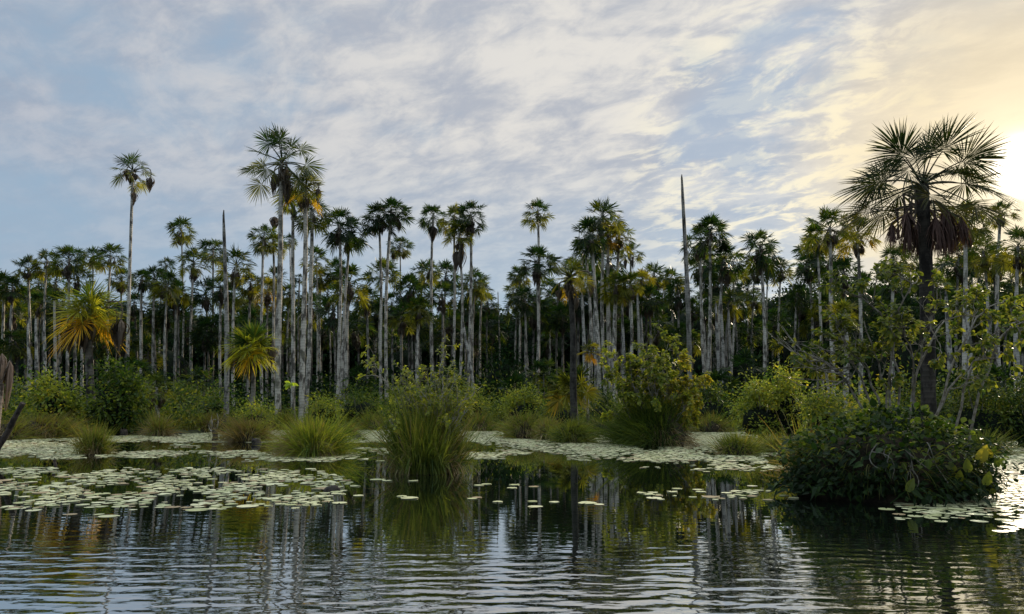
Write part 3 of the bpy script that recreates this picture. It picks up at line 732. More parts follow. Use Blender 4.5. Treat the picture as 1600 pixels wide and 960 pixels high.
# ------------------------------------------------------------------ plants
def tussock(label, px, py, wpx, hpx, nb=700, age=(.0, .5), name='grass_tussock', mat='grass', dead=.25, bw=.012, mound=.35, group=None, col=(1, 1, 1), seed=None, loc=None, cat='grass tussock', stiff=.6):
    b = ground(px, py) if loc is None else np.asarray(loc); d = b[1]; b = b * (1 + wpx * .35 / F)
    wd = wpx * d / F; hh = hpx * d / F
    rng = np.random.RandomState(seed if seed is not None else int(px * 7 + py))
    rt = root(name, (b[0], b[1], 0), label, cat, group)
    G = Geo(); blob(G, (0, 0, hh * mound * .2), (wd * .36, wd * .36, hh * mound), rng, 20, 10, .12, zmin=-.6, freq=5); part('root_mound', G, M['peat'], rt, smooth=True)
    def spray(n, hs, spread, ages, m_, nm, drp, c=None):
        G = Geo(); nc = 16; ca_ = rng.uniform(0, 2 * PI, nc); cr_ = wd * .34 * np.sqrt(rng.random(nc)); ch_ = rng.uniform(.55, 1.15, nc); cl_ = rng.normal(0, .16, (nc, 3))
        kk = rng.randint(0, nc, n)
        X_ = np.cos(ca_[kk]) * cr_[kk] + rng.normal(0, wd * .09, n); Y_ = np.sin(ca_[kk]) * cr_[kk] + rng.normal(0, wd * .09, n)
        r_ = np.hypot(X_, Y_); a = np.arctan2(Y_, X_)
        ang = np.minimum(r_ / (wd * .34), 1.5) * spread + rng.normal(0, .16, n)
        D_ = np.stack((np.cos(a) * np.sin(ang), np.sin(a) * np.sin(ang), np.cos(ang)), -1) + rng.normal(0, .10, (n, 3)) + cl_[kk]
        zr = hh * mound * np.maximum(1 - .8 * (r_ / (wd * .34)) ** 2, 0)
        P = np.stack((X_, Y_, np.maximum(zr, .02)), -1)
        L = np.maximum(hh - zr, .2 * hh) * rng.beta(3, 1.6, n) * 1.3 * hs * ch_[kk]
        ages = (ages[0], ages[1]); sh_ = np.clip(rng.normal(0, .15, nc), -.3, .3)[kk]
        ribbons(G, P, D_, L, rng.gamma(2.2, drp * .5, n).clip(0, 1.6), bw * rng.uniform(.5, 1.3, n) * (1 + d / 35) * .85, 5, np.clip(rng.uniform(ages[0], ages[1], n) + sh_, 0, 1), rng=rng)
        part(nm, G, M[m_], rt, color=c)
    spray(int(nb * 1.5), 1.12, stiff, age, mat, 'blades', .5, col)
    spray(int(nb * dead * 1.6), .8, stiff * 1.9, (.3, 1), 'reed', 'dry_blades', .9)
    return rt

def bush(label, px, py, wpx, hpx, nleaf=2500, lsize=.09, mat='leaf', age=(0, .5), ncl=26, shape='oval', name='bush', group=None, stems=9, loc=None, seed=None, core=.0, base=.12, depthk=.8, cat='bush', col=(1, 1, 1), tall=1.0):
    b = ground(px, py) if loc is None else np.asarray(loc, float); d = b[1]; b = b * (1 + wpx * .3 / F)
    wd = wpx * d / F; hh = hpx * d / F
    rng = np.random.RandomState(seed if seed is not None else int(px * 3 + py * 11))
    gz = float(land_z(b[0], b[1])); gz = gz if gz > 0 else -.05
    rt = root(name, (b[0], b[1], gz), label, cat, group)
    S, G = Geo(), Geo()
    cl = []
    for i in range(ncl):
        a = rng.uniform(0, 6.28); q = rng.random() ** .6
        z = hh * rng.uniform(base, .95); lim = math.sqrt(max(.05, 1 - (max(0, z / hh - .35) / .72) ** 2))
        cl.append((math.cos(a) * q * wd * .46 * lim, math.sin(a) * q * wd * .46 * lim * depthk, z))
    cl = np.array(cl)
    for i in range(stems):
        c = cl[i % len(cl)]
        tube(S, curve((c[0] * .15, c[1] * .15, -.1), c, (-c[0] * .15, 0, hh * .06), 7), np.linspace(.025 + .006 * hh, .006, 7), 5)
    k = rng.randint(0, len(cl), nleaf); cr = min(wd, hh) * .13
    off = rng.normal(size=(nleaf, 3)) * cr * .75
    P = cl[k] + off; P[:, 2] = np.maximum(P[:, 2], .03)
    Dr = nrm(nrm(off) + rng.normal(0, .5, (nleaf, 3)) + (0, 0, .15)); Nn = nrm(rng.normal(0, .45, (nleaf, 3)) + (0, 0, 1))
    ca = rng.uniform(age[0], age[1], len(cl))
    leaves(G, P, Dr, Nn, lsize * rng.uniform(.6, 1.3, nleaf), lsize * .5 * rng.uniform(.7, 1.3, nleaf), np.clip(ca[k] + rng.normal(0, .12, nleaf), 0, 1), shape)
    part('stems', S, M['twig'], rt, smooth=True, color=(.7, .7, .7))
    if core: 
        C = Geo(); blob(C, (0, 0, hh * .32), (wd * .5 * core, wd * .5 * core * depthk, hh * .42 * core), rng, 18, 10, .2, zmin=-.75); part('shade_filler', C, M['shade_core'], rt, smooth=True)
    part('foliage', G, M[mat], rt, color=col)
    return rt

def reach(S, L, a, b, rng, r0, lsize, nl, gen=2, mat=0, age=(.0, .5), spreadk=.5, shape='obov'):
    """a crooked branch with side twigs ending in rosettes of leaves"""
    a = np.asarray(a, float); b = np.asarray(b, float); ln = np.linalg.norm(b - a)
    p = curve(a, b, rng.normal(0, .07, 3) * ln, 9); p[1:-1] += rng.normal(0, .018 * ln, (7, 3))
    tube(S, p, np.linspace(r0, max(r0 * .35, .005), 9), 6)
    if gen > 0:
        for q in range(rng.randint(3, 6)):
            i = rng.randint(3, 9); d_ = nrm(nrm(b - a) + rng.normal(0, spreadk + .15, 3) + (0, 0, .15))
            reach(S, L, p[i], p[i] + d_ * ln * rng.uniform(.3, .5), rng, max(.006, r0 * .45), lsize, nl, gen - 1, mat, age, spreadk, shape)
    for i in ((8, 7) if gen == 0 else (8,)):
        dr = nrm(p[8] - p[7]); n = nl if i == 8 else nl // 2
        th = rng.uniform(0, 6.28, n)
        e1 = nrm(np.cross(dr, (0.1, .2, 1))); e2 = np.cross(dr, e1)
        rad = e1 * np.cos(th)[:, None] + e2 * np.sin(th)[:, None]
        Dr = nrm(rad * .9 + dr * rng.uniform(.2, 1.2, n)[:, None])
        Nn = nrm(dr * .8 - rad * .3 + (0, 0, .6) + rng.normal(0, .25, (n, 3)))
        leaves(L, p[i] + dr * rng.uniform(-.08, .02, n)[:, None], Dr, Nn, lsize * rng.uniform(.6, 1.25, n), lsize * .46 * rng.uniform(.8, 1.2, n), np.clip(rng.uniform(age[0], age[1], n), 0, 1), shape, .22, .3)

# tussocks on the water
tussock('small upright grass tussock alone in the water on the left', 147, 711, 46, 60, 900, (.1, .75), dead=.3, stiff=.28, bw=.010, mound=.2)
tussock('bright yellow green round tussock with black peat foot left of centre', 489, 713, 82, 78, 2600, (.15, .65), dead=.8, stiff=.7, bw=.011, col=(1.6, 1.55, 1.2))
tussock('low domed tussock right of the tall leafy island', 1150, 712, 60, 42, 1100, (.2, .8), dead=.3, stiff=.7, bw=.010, mound=.4)
tussock('greyish drooping tussock tucked between the dome and the black island', 1212, 708, 52, 36, 700, (.4, .9), dead=.7, stiff=.9, bw=.010)
tussock('brown grass tussock with ragged foot beside the twisted stump', 390, 691, 58, 52, 900, (.5, 1), dead=.6, stiff=.6)
tussock('small brown stubby tussock right of the yellow green one', 546, 682, 22, 28, 300, (.5, 1), dead=.6, stiff=.5)
tussock('pale straw tussock under the stubby young palm', 246, 682, 36, 44, 500, (.3, .9), dead=.6, stiff=.55)
tussock('wide dry brown grass bank at the left shore', 62, 686, 116, 46, 2200, (.5, 1), dead=.6, stiff=.9, mound=.5)
tussock('rust coloured dry tussock at the left shore edge', 10, 688, 60, 40, 900, (.5, 1), dead=.6, stiff=.9, mound=.5)
tussock('olive dome of grass left of the black palm trunk', 820, 686, 62, 48, 1300, (.2, .8), dead=.3, stiff=.8, mound=.5)
tussock('green dome of grass right in front of the black palm trunk', 893, 692, 62, 44, 1300, (.05, .5), dead=.15, stiff=.9, mound=.5)
tussock('mossy brown dome touching the green one near the black trunk', 858, 688, 44, 40, 900, (.3, .8), dead=.4, stiff=.8, mound=.5)
tussock('long bladed tussock right of the black island', 1540, 712, 56, 48, 600, (.1, .6), dead=.3, stiff=.9)
tussock('brown hummock of grass at the middle shore below the pale trunks', 335, 676, 70, 36, 1000, (.4, 1), dead=.5, stiff=.8, mound=.5)
tussock('spiky grass clump leaning over the edge of the black island', 1262, 742, 46, 90, 420, (.2, .8), dead=.6, stiff=.6, bw=.012)
for q, (px, py, wp, hp, nm) in enumerate([(205, 674, 60, 34, 'between the lone tussock and the young palm'), (285, 672, 60, 34, 'just right of the young palm'), (440, 672, 50, 36, 'behind the spotted trunk foot'),
        (590, 672, 60, 38, 'left behind the reed island'), (750, 674, 50, 36, 'right behind the reed island'), (945, 676, 60, 34, 'between the green dome and the leafy island'), (1110, 676, 60, 38, 'right behind the leafy island')]):
    tussock('wispy shore grass clump %s' % nm, px, py, wp, hp, 700, (.1, .8), dead=.4, stiff=.6, group='wispy grass clumps along the shore')

# reed island in the middle
b = ground(668, 742); rd = b[1]
rt = tussock('tall island of reeds and twigs on a black root ball in the centre', 668, 742, 96, 118, 5000, (.0, .6), name='reed_island', dead=.30, bw=.012, mound=.26, stiff=.16, cat='reed island', col=(1.2, 1.2, 1.15))
rng = np.random.RandomState(8)
S, L = Geo(), Geo()
for (dxp, h_, r_) in [(-52, 118, .012), (-20, 150, .014), (8, 165, .013), (36, 140, .012), (55, 120, .010), (-70, 168, .010), (-5, 130, .012), (22, 152, .012), (-40, 95, .01), (-15, 105, .01), (15, 100, .01), (38, 95, .01), (52, 80, .01), (-55, 75, .01), (0, 85, .01), (28, 110, .01), (-28, 125, .01)]:
    reach(S, L, (dxp * .2 * rd / F, rng.uniform(-.2, .2), .2), (dxp * rd / F, rng.uniform(-.5, .4), h_ * .95 * rd / F), rng, r_, .10, 7, 2, age=(.1, .7), spreadk=.4)
part('twigs', S, M['twig'], rt, smooth=True); part('leaves', L, M['leaf'], rt, color=(1.5, 1.4, 1.2))

# leafy island to the right of the centre
rt = tussock('big leafy island with dark grass base and yellow leaved tops', 1030, 698, 118, 92, 4200, (.0, .35), name='leafy_island', dead=.10, bw=.012, mound=.5, stiff=.75, col=(.55, .65, .6), cat='leafy island')
b = ground(1035, 698); ld = b[1]; S, L = Geo(), Geo(); rng = np.random.RandomState(9)
for (dxp, h_) in [(-45, 150), (-25, 170), (-5, 160), (-55, 110), (10, 150), (30, 125), (48, 100), (20, 95), (-35, 120), (-10, 125), (55, 80), (38, 72), (-60, 80), (0, 100), (-30, 95), (-20, 140), (15, 130), (60, 95), (-50, 130), (-15, 110), (25, 110), (42, 90), (-40, 95), (5, 115), (-60, 60), (62, 60)]:
    reach(S, L, (dxp * .3 * ld / F, rng.uniform(-.4, .4), .6), (dxp * ld / F, rng.uniform(-.9, .6), h_ * ld / F * .93), rng, .020, .17, 15, 2, age=(.15, .9) if dxp > 20 else (.05, .6), spreadk=.42)
part('twigs', S, M['twig'], rt, smooth=True, color=(.8, .8, .8)); part('leaves', L, M['leaf'], rt, color=(1.5, 1.4, 1.1))

# black island at the lower right
b = ground(1392, 788); bd = b[1]; rng = np.random.RandomState(10)
b = b * ((b[1] + 1.1) / b[1]); b[1] -= 1.1
rt = root('vine_island', (b[0], b[1] + 1.1, 0), 'large black shadowed island smothered in broad vine leaves on the right', 'leafy island')
G = Geo(); blob(G, (0, 0, .10), (1.45, .98, .98), rng, 44, 24, .12, zmin=-.3, freq=2.6); part('root_mound', G, M['peat'], rt, smooth=True)
G = Geo(); n = 6500; dd = nrm(rng.normal(size=(n, 3))); dd[:, 2] = np.abs(dd[:, 2]) * rng.choice([1, .45], n)
lump = 1 + .16 * np.sin(dd[:, 0] * 5 + 1) * np.sin(dd[:, 2] * 6 + 2) + .10 * np.sin(dd[:, 0] * 13) * np.sin(dd[:, 1] * 9 + dd[:, 2] * 11)
P = np.array((0, 0, .10)) + dd * (1.76, 1.25, 1.18) * (lump * rng.uniform(.80, 1.10, n))[:, None]; P[:, 2] = np.maximum(P[:, 2], .04)
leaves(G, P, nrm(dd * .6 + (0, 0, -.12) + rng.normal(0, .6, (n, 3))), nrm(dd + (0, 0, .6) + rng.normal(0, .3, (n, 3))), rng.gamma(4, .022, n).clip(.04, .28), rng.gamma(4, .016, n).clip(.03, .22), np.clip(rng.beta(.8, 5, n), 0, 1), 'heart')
part('foliage', G, M['dark_leaf'], rt)  # near-black leaf colour stands for the island's shade side
G = Geo(); n = 1500; dd = nrm(rng.normal(size=(n, 3))); dd[:, 2] = np.abs(dd[:, 2]) + .35; dd = nrm(dd)
k_ = np.sin(dd[:, 0] * 7 + 2) * np.sin(dd[:, 1] * 6) > -.35; dd = dd[k_]; n = len(dd)
P = np.array((0, 0, .12)) + dd * (1.76, 1.25, 1.20) * rng.uniform(.95, 1.22, n)[:, None]
leaves(G, P, nrm(dd * .5 + (0, 0, .1) + rng.normal(0, .6, (n, 3))), nrm(dd * .5 + (0, 0, 1) + rng.normal(0, .35, (n, 3))), rng.uniform(.08, .17, n), rng.uniform(.06, .12, n), np.clip(rng.beta(1.2, 3, n), 0, 1), 'oval')
part('top_leaves', G, M['leaf'], rt, color=(.6, .7, .62))  # lighter leaf copy puts sunlight into the colour of the island's top
G = Geo(); n = 500; a = rng.uniform(0, 6.28, n)
P = np.stack((np.cos(a) * 1.45, np.sin(a) * 1.1, rng.uniform(.15, .9, n)), -1)
ribbons(G, P, np.stack((np.cos(a), np.sin(a), rng.uniform(.2, 1.2, n)), -1), rng.uniform(.25, .6, n), .7, .014, 5, rng.uniform(.1, .8, n), rng=rng)
part('grass_fringe', G, M['grass'], rt, color=(.6, .6, .6))
for q in range(12):
    S = Geo(); a0 = np.array((rng.uniform(-.9, .2), -1.12, rng.uniform(.6, 1.0))); tube(S, curve(a0, a0 + (rng.uniform(-.3, .3), -.08, -rng.uniform(.15, .5)), rng.normal(0, .06, 3), 7), .008, 5)
    part('hanging_twig', S, M['twig'], rt, smooth=True, color=(.6, .6, .6))
rng = np.random.RandomState(3)
for q, (px, py, ln) in enumerate([(1530, 718, .36), (1545, 712, .28), (1512, 735, .26), (1540, 755, .28), (1520, 765, .26), (1404, 762, .28), (1418, 772, .2), (1498, 750, .24), (1557, 728, .22), (1490, 735, .2), (1548, 770, .24), (1505, 772, .22)]):
    S, G = Geo(), Geo()
    e = at(px, py, bd + rng.uniform(-.1, .3)) - np.array((b[0], b[1] + 1.1, 0))
    if px < 1450: e[1] = -1.32
    ln_ = rng.uniform(-.4, .4)
    tube(S, curve((e[0] - ln_ * .5 - .05, e[1] + .12, .02), e, (ln_ * .12, 0, .03), 6), .008, 5)
    leaves(G, [e], [nrm((ln_ * 1.2, rng.uniform(-.4, .1), .8))], [(rng.uniform(-.9, .9), -1, rng.uniform(-.1, .6))], ln, ln * .55, .75 if q in (0, 1) else rng.uniform(.1, .5), 'heart', .45, .25)
    lf = part('arum_leaf', G, M['leaf'], rt); part('leaf_stalk', S, M['leaf'], lf)

# pale barked shrub rising behind the black island
sd = 15.0; base_ = at(1395, 655, sd); rng = np.random.RandomState(21)
rt = root('pale_barked_shrub', (base_[0], sd, 0), 'wide pale barked shrub with large oval leaves below the giant crown', 'shrub')
S, L = Geo(), Geo()
def rel(px, py, dy=0.0):
    if py < 560: py = 560 - (560 - py) * .72
    p = at(px, py, sd + dy); return p - np.array((base_[0], sd, 0))
MAIN = [((1390, 660), (1395, 540), (1425, 400)), ((1392, 655), (1395, 535), (1330, 420)), ((1400, 660), (1450, 530), (1520, 470)), ((1400, 655), (1440, 545), (1470, 440)),
        ((1410, 660), (1430, 590), (1400, 480)), ((1480, 660), (1520, 570), (1590, 480)), ((1500, 665), (1560, 530), (1640, 500)), ((1385, 660), (1360, 590), (1290, 520)),
        ((1385, 665), (1350, 600), (1300, 500)), ((1370, 660), (1320, 590), (1240, 570)), ((1400, 650), (1380, 600), (1350, 480)), ((1420, 655), (1490, 600), (1560, 560)), ((1430, 655), (1500, 540), (1560, 440))]
for (p0, p1, p2) in MAIN:
    dy = rng.uniform(-.8, .8); a0 = rel(*p0); a0[2] = .1; a1 = rel(*p1, dy * .5); a2 = rel(*p2, dy)
    t_ = np.linspace(0, 1, 12)[:, None]
    pp = a0 * (1 - t_) ** 2 + (2 * a1 - .5 * (a0 + a2)) * 2 * t_ * (1 - t_) + a2 * t_ ** 2; pp[1:-1] += rng.normal(0, .025, (10, 3))
    tube(S, pp, np.linspace(.030, .011, 12), 7)
    for q in range(6):
        i = rng.randint(5, 12); ln = rng.uniform(.35, .8)
        d_ = nrm(nrm(pp[-1] - pp[4]) * .8 + rng.normal(0, .6, 3) + (0, 0, -.05))
        reach(S, L, pp[i], pp[i] + d_ * ln, rng, .014, .135, 8, 1, age=(.0, .5), spreadk=.55)
for q in range(10):         # bare crooked twigs reaching out to the left
    a0 = rel(1330, 575 + rng.uniform(-20, 30)); a1 = rel(rng.uniform(1205, 1270), rng.uniform(510, 600), rng.uniform(-.5, .5))
    tube(S, curve(a0, a1, (0, 0, rng.uniform(-.25, .1)), 9) + np.vstack((np.zeros(3), rng.normal(0, .02, (7, 3)), np.zeros(3))), np.linspace(.016, .005, 9), 5)
part('branches', S, M['twig'], rt, smooth=True, color=(.75, .72, .68)); part('leaves', L, M['leaf'], rt, color=(1.2, 1.1, .95))

# bushes along the shore
BU = [
 ('leafy light green shrub on the dry grass bank at the left', 80, 682, 90, 90, 1700, .20, 'leaf', (.2, .7), 'obov'),
 ('glossy dark shrub in front of the golden palm', 172, 681, 100, 118, 2800, .22, 'leaf', (0, .25), 'obov'),
 ('pale shrub at the left edge behind the dry bank', 12, 672, 70, 66, 1300, .18, 'leaf', (.1, .5), 'oval'),
 ('low green bush between the glossy shrub and young palm', 222, 668, 60, 60, 1500, .14, 'leaf', (0, .4), 'oval'),
 ('soft green bush right of the stubby young palm', 285, 668, 70, 58, 1600, .14, 'leaf', (0, .4), 'oval'),
 ('dim bush at the foot of the bare pointed trunk', 335, 668, 60, 50, 1300, .13, 'leaf', (0, .5), 'oval'),
 ('bush hiding the foot of the short bearded palm', 400, 682, 66, 58, 1400, .13, 'leaf', (.1, .6), 'oval'),
 ('light green sapling behind the bright tussock', 505, 672, 60, 60, 1300, .16, 'leaf', (.2, .6), 'obov'),
 ('grey green bush left of the reed island', 560, 668, 80, 60, 1800, .12, 'leaf', (0, .4), 'oval'),
 ('rounded bush directly behind the reed island', 640, 668, 90, 70, 1900, .13, 'leaf', (0, .4), 'oval'),
 ('brownish leafy bush right behind the reed island', 735, 672, 60, 72, 1700, .14, 'leaf', (.2, .7), 'oval'),
 ('bush of pale drooping leaves on the olive dome', 818, 668, 80, 62, 2000, .17, 'leaf', (.2, .7), 'obov'),
 ('green bush at the foot of the black palm trunk', 880, 670, 70, 50, 1600, .14, 'leaf', (0, .5), 'oval'),
 ('dark bush between the black trunk and the leafy island', 945, 668, 70, 56, 1700, .13, 'dark_leaf', (0, .6), 'oval'),
 ('dark bush right behind the leafy island', 1115, 672, 80, 70, 1900, .14, 'dark_leaf', (.1, .8), 'oval'),
 ('light green leafy shrub above the domed tussock', 1190, 690, 90, 95, 2200, .15, 'leaf', (.1, .6), 'obov'),
 ('airy shrub with yellow tips left of the black island', 1235, 690, 80, 120, 1700, .16, 'leaf', (.1, .7), 'obov'),
 ('bush over the left shoulder of the black island', 1290, 700, 90, 90, 2200, .13, 'leaf', (.05, .6), 'oval'),
 ('dense yellow green bush on the back of the black island', 1370, 705, 120, 80, 2600, .13, 'leaf', (.1, .6), 'oval'),
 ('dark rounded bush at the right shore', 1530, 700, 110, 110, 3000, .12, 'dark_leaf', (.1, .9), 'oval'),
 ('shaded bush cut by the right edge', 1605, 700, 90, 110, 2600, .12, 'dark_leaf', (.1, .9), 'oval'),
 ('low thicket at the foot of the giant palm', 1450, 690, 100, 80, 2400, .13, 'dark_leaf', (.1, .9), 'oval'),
]
for (lb, px, py, wp, hp, nl, ls, mt, ag, sh) in BU:
    dd_ = ground(px, py)[1]
    cb = {80: 1.45, 505: 1.4, 818: 1.4, 1190: 1.35, 1235: 1.35, 1370: 1.3, 400: 1.3}.get(px, 1.1)
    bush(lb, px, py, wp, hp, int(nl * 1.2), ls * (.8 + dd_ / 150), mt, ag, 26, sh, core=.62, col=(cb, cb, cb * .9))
bush('bushy dark broadleaf tree behind the gap on the right', 0, 0, 150, 215, 5200, .34, 'wood_leaf', (0, .7), 46, 'oval', loc=at(1285, 660, 84), seed=5, core=.72, name='broadleaf_tree', stems=12, cat='tree')
bush('dark broadleaf tree behind the leafy shrub on the right', 0, 0, 170, 190, 5200, .30, 'wood_leaf', (0, .5), 46, 'oval', loc=at(1420, 660, 70), seed=6, core=.72, name='broadleaf_tree', stems=12, cat='tree')
bush('green understorey tree against the dark wood in the centre', 0, 0, 110, 120, 3000, .26, 'wood_leaf', (0, .5), 30, 'oval', loc=at(790, 655, 78), seed=7, core=.7, name='broadleaf_tree', stems=10, cat='tree', col=(1.1, 1.2, 1.1))
bush('dim understorey tree behind the pair of central palms', 0, 0, 120, 150, 3000, .26, 'wood_leaf', (0, .4), 30, 'oval', loc=at(625, 655, 88), seed=8, core=.75, name='broadleaf_tree', stems=10, cat='tree')
bush('dim understorey tree filling the shade left of the spotted trunk', 0, 0, 130, 150, 3000, .26, 'wood_leaf', (0, .4), 30, 'oval', loc=at(250, 655, 92), seed=9, core=.75, name='broadleaf_tree', stems=10, cat='tree')
bush('dark understorey tree right of the bare pole', 0, 0, 120, 140, 3000, .26, 'wood_leaf', (0, .4), 30, 'oval', loc=at(1160, 655, 80), seed=11, core=.75, name='broadleaf_tree', stems=10, cat='tree')
# young fan palms in the understorey
for q, (px, py, cp, dd_, ti, nm) in enumerate([(810, 605, 60, 56, 'd', 'dark green fan palm low in the shade left of the single tall trunk'), (1165, 575, 70, 54, 'd', 'dark fan palm in the shade above the light green shrub'),
        (1120, 600, 60, 52, 'd', 'low dark fan palm right of the bare pole'), (850, 580, 50, 62, 'g', 'low fan palm just right of the single tall trunk'), (700, 590, 50, 58, 'g', 'fan palm seedling behind the reed island'),
        (310, 590, 46, 60, 'g', 'fan palm seedling left of the bare pointed trunk'), (1500, 610, 80, 34, 'd', 'dark feathery young palm right of the giant trunk'), (1560, 600, 80, 36, 'd', 'drooping young palm near the right edge'),
        (210, 575, 50, 60, 'g', 'young fan palm behind the tall lone trunk'), (1275, 560, 60, 42, 'y', 'young fan palm with brown arching leaf left of the leafy shrub'), (1040, 570, 50, 60, 'd', 'dark young palm behind the leafy island'), (560, 590, 44, 62, 'd', 'dark seedling palm behind the grey green bush')]):
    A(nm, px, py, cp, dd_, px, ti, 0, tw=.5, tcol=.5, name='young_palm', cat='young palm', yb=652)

# bright rosette on a twig, dead palm leaf, log, stumps
rt = root('sapling', tuple(at(452, 668, 40)[:2]) + (0,), 'thin sapling holding one glowing yellow green rosette beside the spotted trunk', 'sapling')
S, L = Geo(), Geo(); rng = np.random.RandomState(2); hh = at(452, 600, 40)[2]
tube(S, curve((.3, 0, 0), (0, 0, hh), (.1, 0, 0), 8), .015, 5)
for q in range(13):
    a = rng.uniform(0, 6.28); leaves(L, [(0, 0, hh)], [(math.cos(a), math.sin(a), rng.uniform(-.7, .7))], [(0, -1, .4)], rng.uniform(.3, .5), .18, rng.uniform(.35, .6), 'oval')
part('stem', S, M['twig'], rt); part('leaves', L, M['leaf'], rt, color=(1.7, 2.0, 1.2))

rt = root('dead_young_palm', tuple(at(-6, 660, 26)[:2]) + (0.0,), 'dead young palm with bleached hanging leaves at the left edge', 'dead palm')
rng = np.random.RandomState(14); S, G = Geo(), Geo(); b0 = at(-6, 660, 26)
tube(S, curve((0, 0, 0), (.05, 0, at(0, 600, 26)[2]), (0, 0, 0), 6), np.linspace(.13, .10, 6), 8)
for q in range(7):
    e = at(rng.uniform(-22, 16), rng.uniform(548, 572), 26) - np.array((b0[0], 26, 0)); e[1] = rng.uniform(-.3, .3)
    tube(S, curve((.05, 0, at(0, 600, 26)[2] - .1), e, (e[0] * .3, 0, .25), 7), .018, 5)
    pod(G, e - np.array((0, 0, .02)), rng.uniform(1.1, 1.7), .16, rng, 24, .6)
part('trunk', S, M['bark'], rt, smooth=True, color=(.6, .5, .45)); part('dead_leaves', G, M['dead'], rt, color=(1.8, 1.6, 1.55))

def log(name, label, a, b, r, mat='stump', cat='log'):
    a = np.asarray(a, float); rt = root(name, a, label, cat); rng = np.random.RandomState(int(abs(a[0]) * 10))
    p = curve((0, 0, 0), np.asarray(b) - a, (.02, 0, .03), 9); p[1:-1] += rng.normal(0, r * .1, (7, 3))
    G = Geo(); tube(G, p, r * np.interp(np.linspace(0, 1, 9), [0, 1], [1.0, .7]) * (1 + .08 * rng.normal(size=9)), 9)
    part('wood', G, M[mat], rt, smooth=True)
    G = Geo(); tube(G, [p[6], p[6] + (.12, 0, .25 * r * 8)], [r * .35, r * .15], 6); part('branch_stub', G, M[mat], rt)
la = ground(-14, 716); log('dead_log', 'dark dead log slanting out of the water at the left edge', (la[0], la[1], -.1), at(36, 630, la[1] - .3), .10)
def stump(label, px, py, hpx, wpx, roots=0):
    b = ground(px, py); d = b[1]; rng = np.random.RandomState(int(px)); rt = root('tree_stump', (b[0], b[1], 0), label, 'stump')
    h_ = hpx * d / F; r_ = wpx * d / F / 2
    G = Geo(); n = 7; t = np.linspace(0, 1, n)
    tube(G, np.stack((.03 * np.sin(t * 4), 0 * t, -.15 + (h_ + .15) * t), -1), r_ * (1.15 - .3 * t) * (1 + .1 * rng.normal(size=n)), 10); 
    for q in range(5):
        a = rng.uniform(0, 6.28); tube(G, [(math.cos(a) * r_ * .7, math.sin(a) * r_ * .7, h_ * .8), (math.cos(a) * r_ * .8, math.sin(a) * r_ * .8, h_ * rng.uniform(1.0, 1.35))], [r_ * .35, r_ * .08], 5)
    part('wood', G, M['stump'], rt, smooth=True)
    if roots:
        S = Geo()
        for q in range(roots):
            e = (rng.uniform(-.3, .3), 0, h_ + rng.uniform(.3, .9)); tube(S, curve((0, 0, h_ * .7), e, rng.normal(0, .12, 3), 8), np.linspace(.03, .01, 8), 5)
        part('pale_roots', S, M['twig'], rt, smooth=True)
stump('short black stump standing in the pads below the tall lone palm', 193, 681, 9, 11)
stump('black post like stump topped with pale twisted roots', 335, 689, 18, 8, 4)
stump('tiny dark stump in the pads right of the bright tussock', 560, 684, 5, 8)
stump('small black stick end poking up in the left pads', 85, 731, 12, 5)
stump('low broken stump between the bright tussock and the brown one', 400, 694, 7, 14)
def rock(label, px, py, wpx, hpx):
    b = ground(px, py); d = b[1]; rng = np.random.RandomState(int(px)); G = Geo()
    blob(G, (0, 0, 0), (wpx * d / F / 2, wpx * d / F / 2 * .8, hpx * d / F), rng, 18, 10, .12)
    o = part('sunken_log_end', G, M['stump'], None, smooth=True, loc=(b[0], b[1], 0)); tag(o, label, 'sunken log')
rock('rounded black sunken log end among the scattered pads', 518, 767, 25, 8)
rock('black lump in the pads at the edge of the reed island', 556, 685, 12, 4)
# pale twisted dead branch lying over the left of the leafy shrub
rt = root('fallen_branches', tuple(at(1235, 560, 30)[:2]) + (0,), 'bare bleached branches forking against the dark wood on the right', 'dead branches')
S = Geo(); rng = np.random.RandomState(6); o0 = np.array((at(1235, 560, 30)[0], 30, 0))
st = at(1285, 560, 30) - o0
tube(S, curve((at(1290, 660, 30) - o0) * (1, 1, 0), st, (.2, 0, 0), 7), .05, 6)
for (px, py) in [(1200, 512), (1214, 505), (1228, 510), (1208, 530), (1240, 540), (1222, 528)]:
    tube(S, curve(st, at(px, py, 30) - o0 + np.array((0, rng.uniform(-.5, .5), 0)), (0, 0, -.35), 9), np.linspace(.035, .008, 9), 5)
part('branches', S, M['twig'], rt, smooth=True)

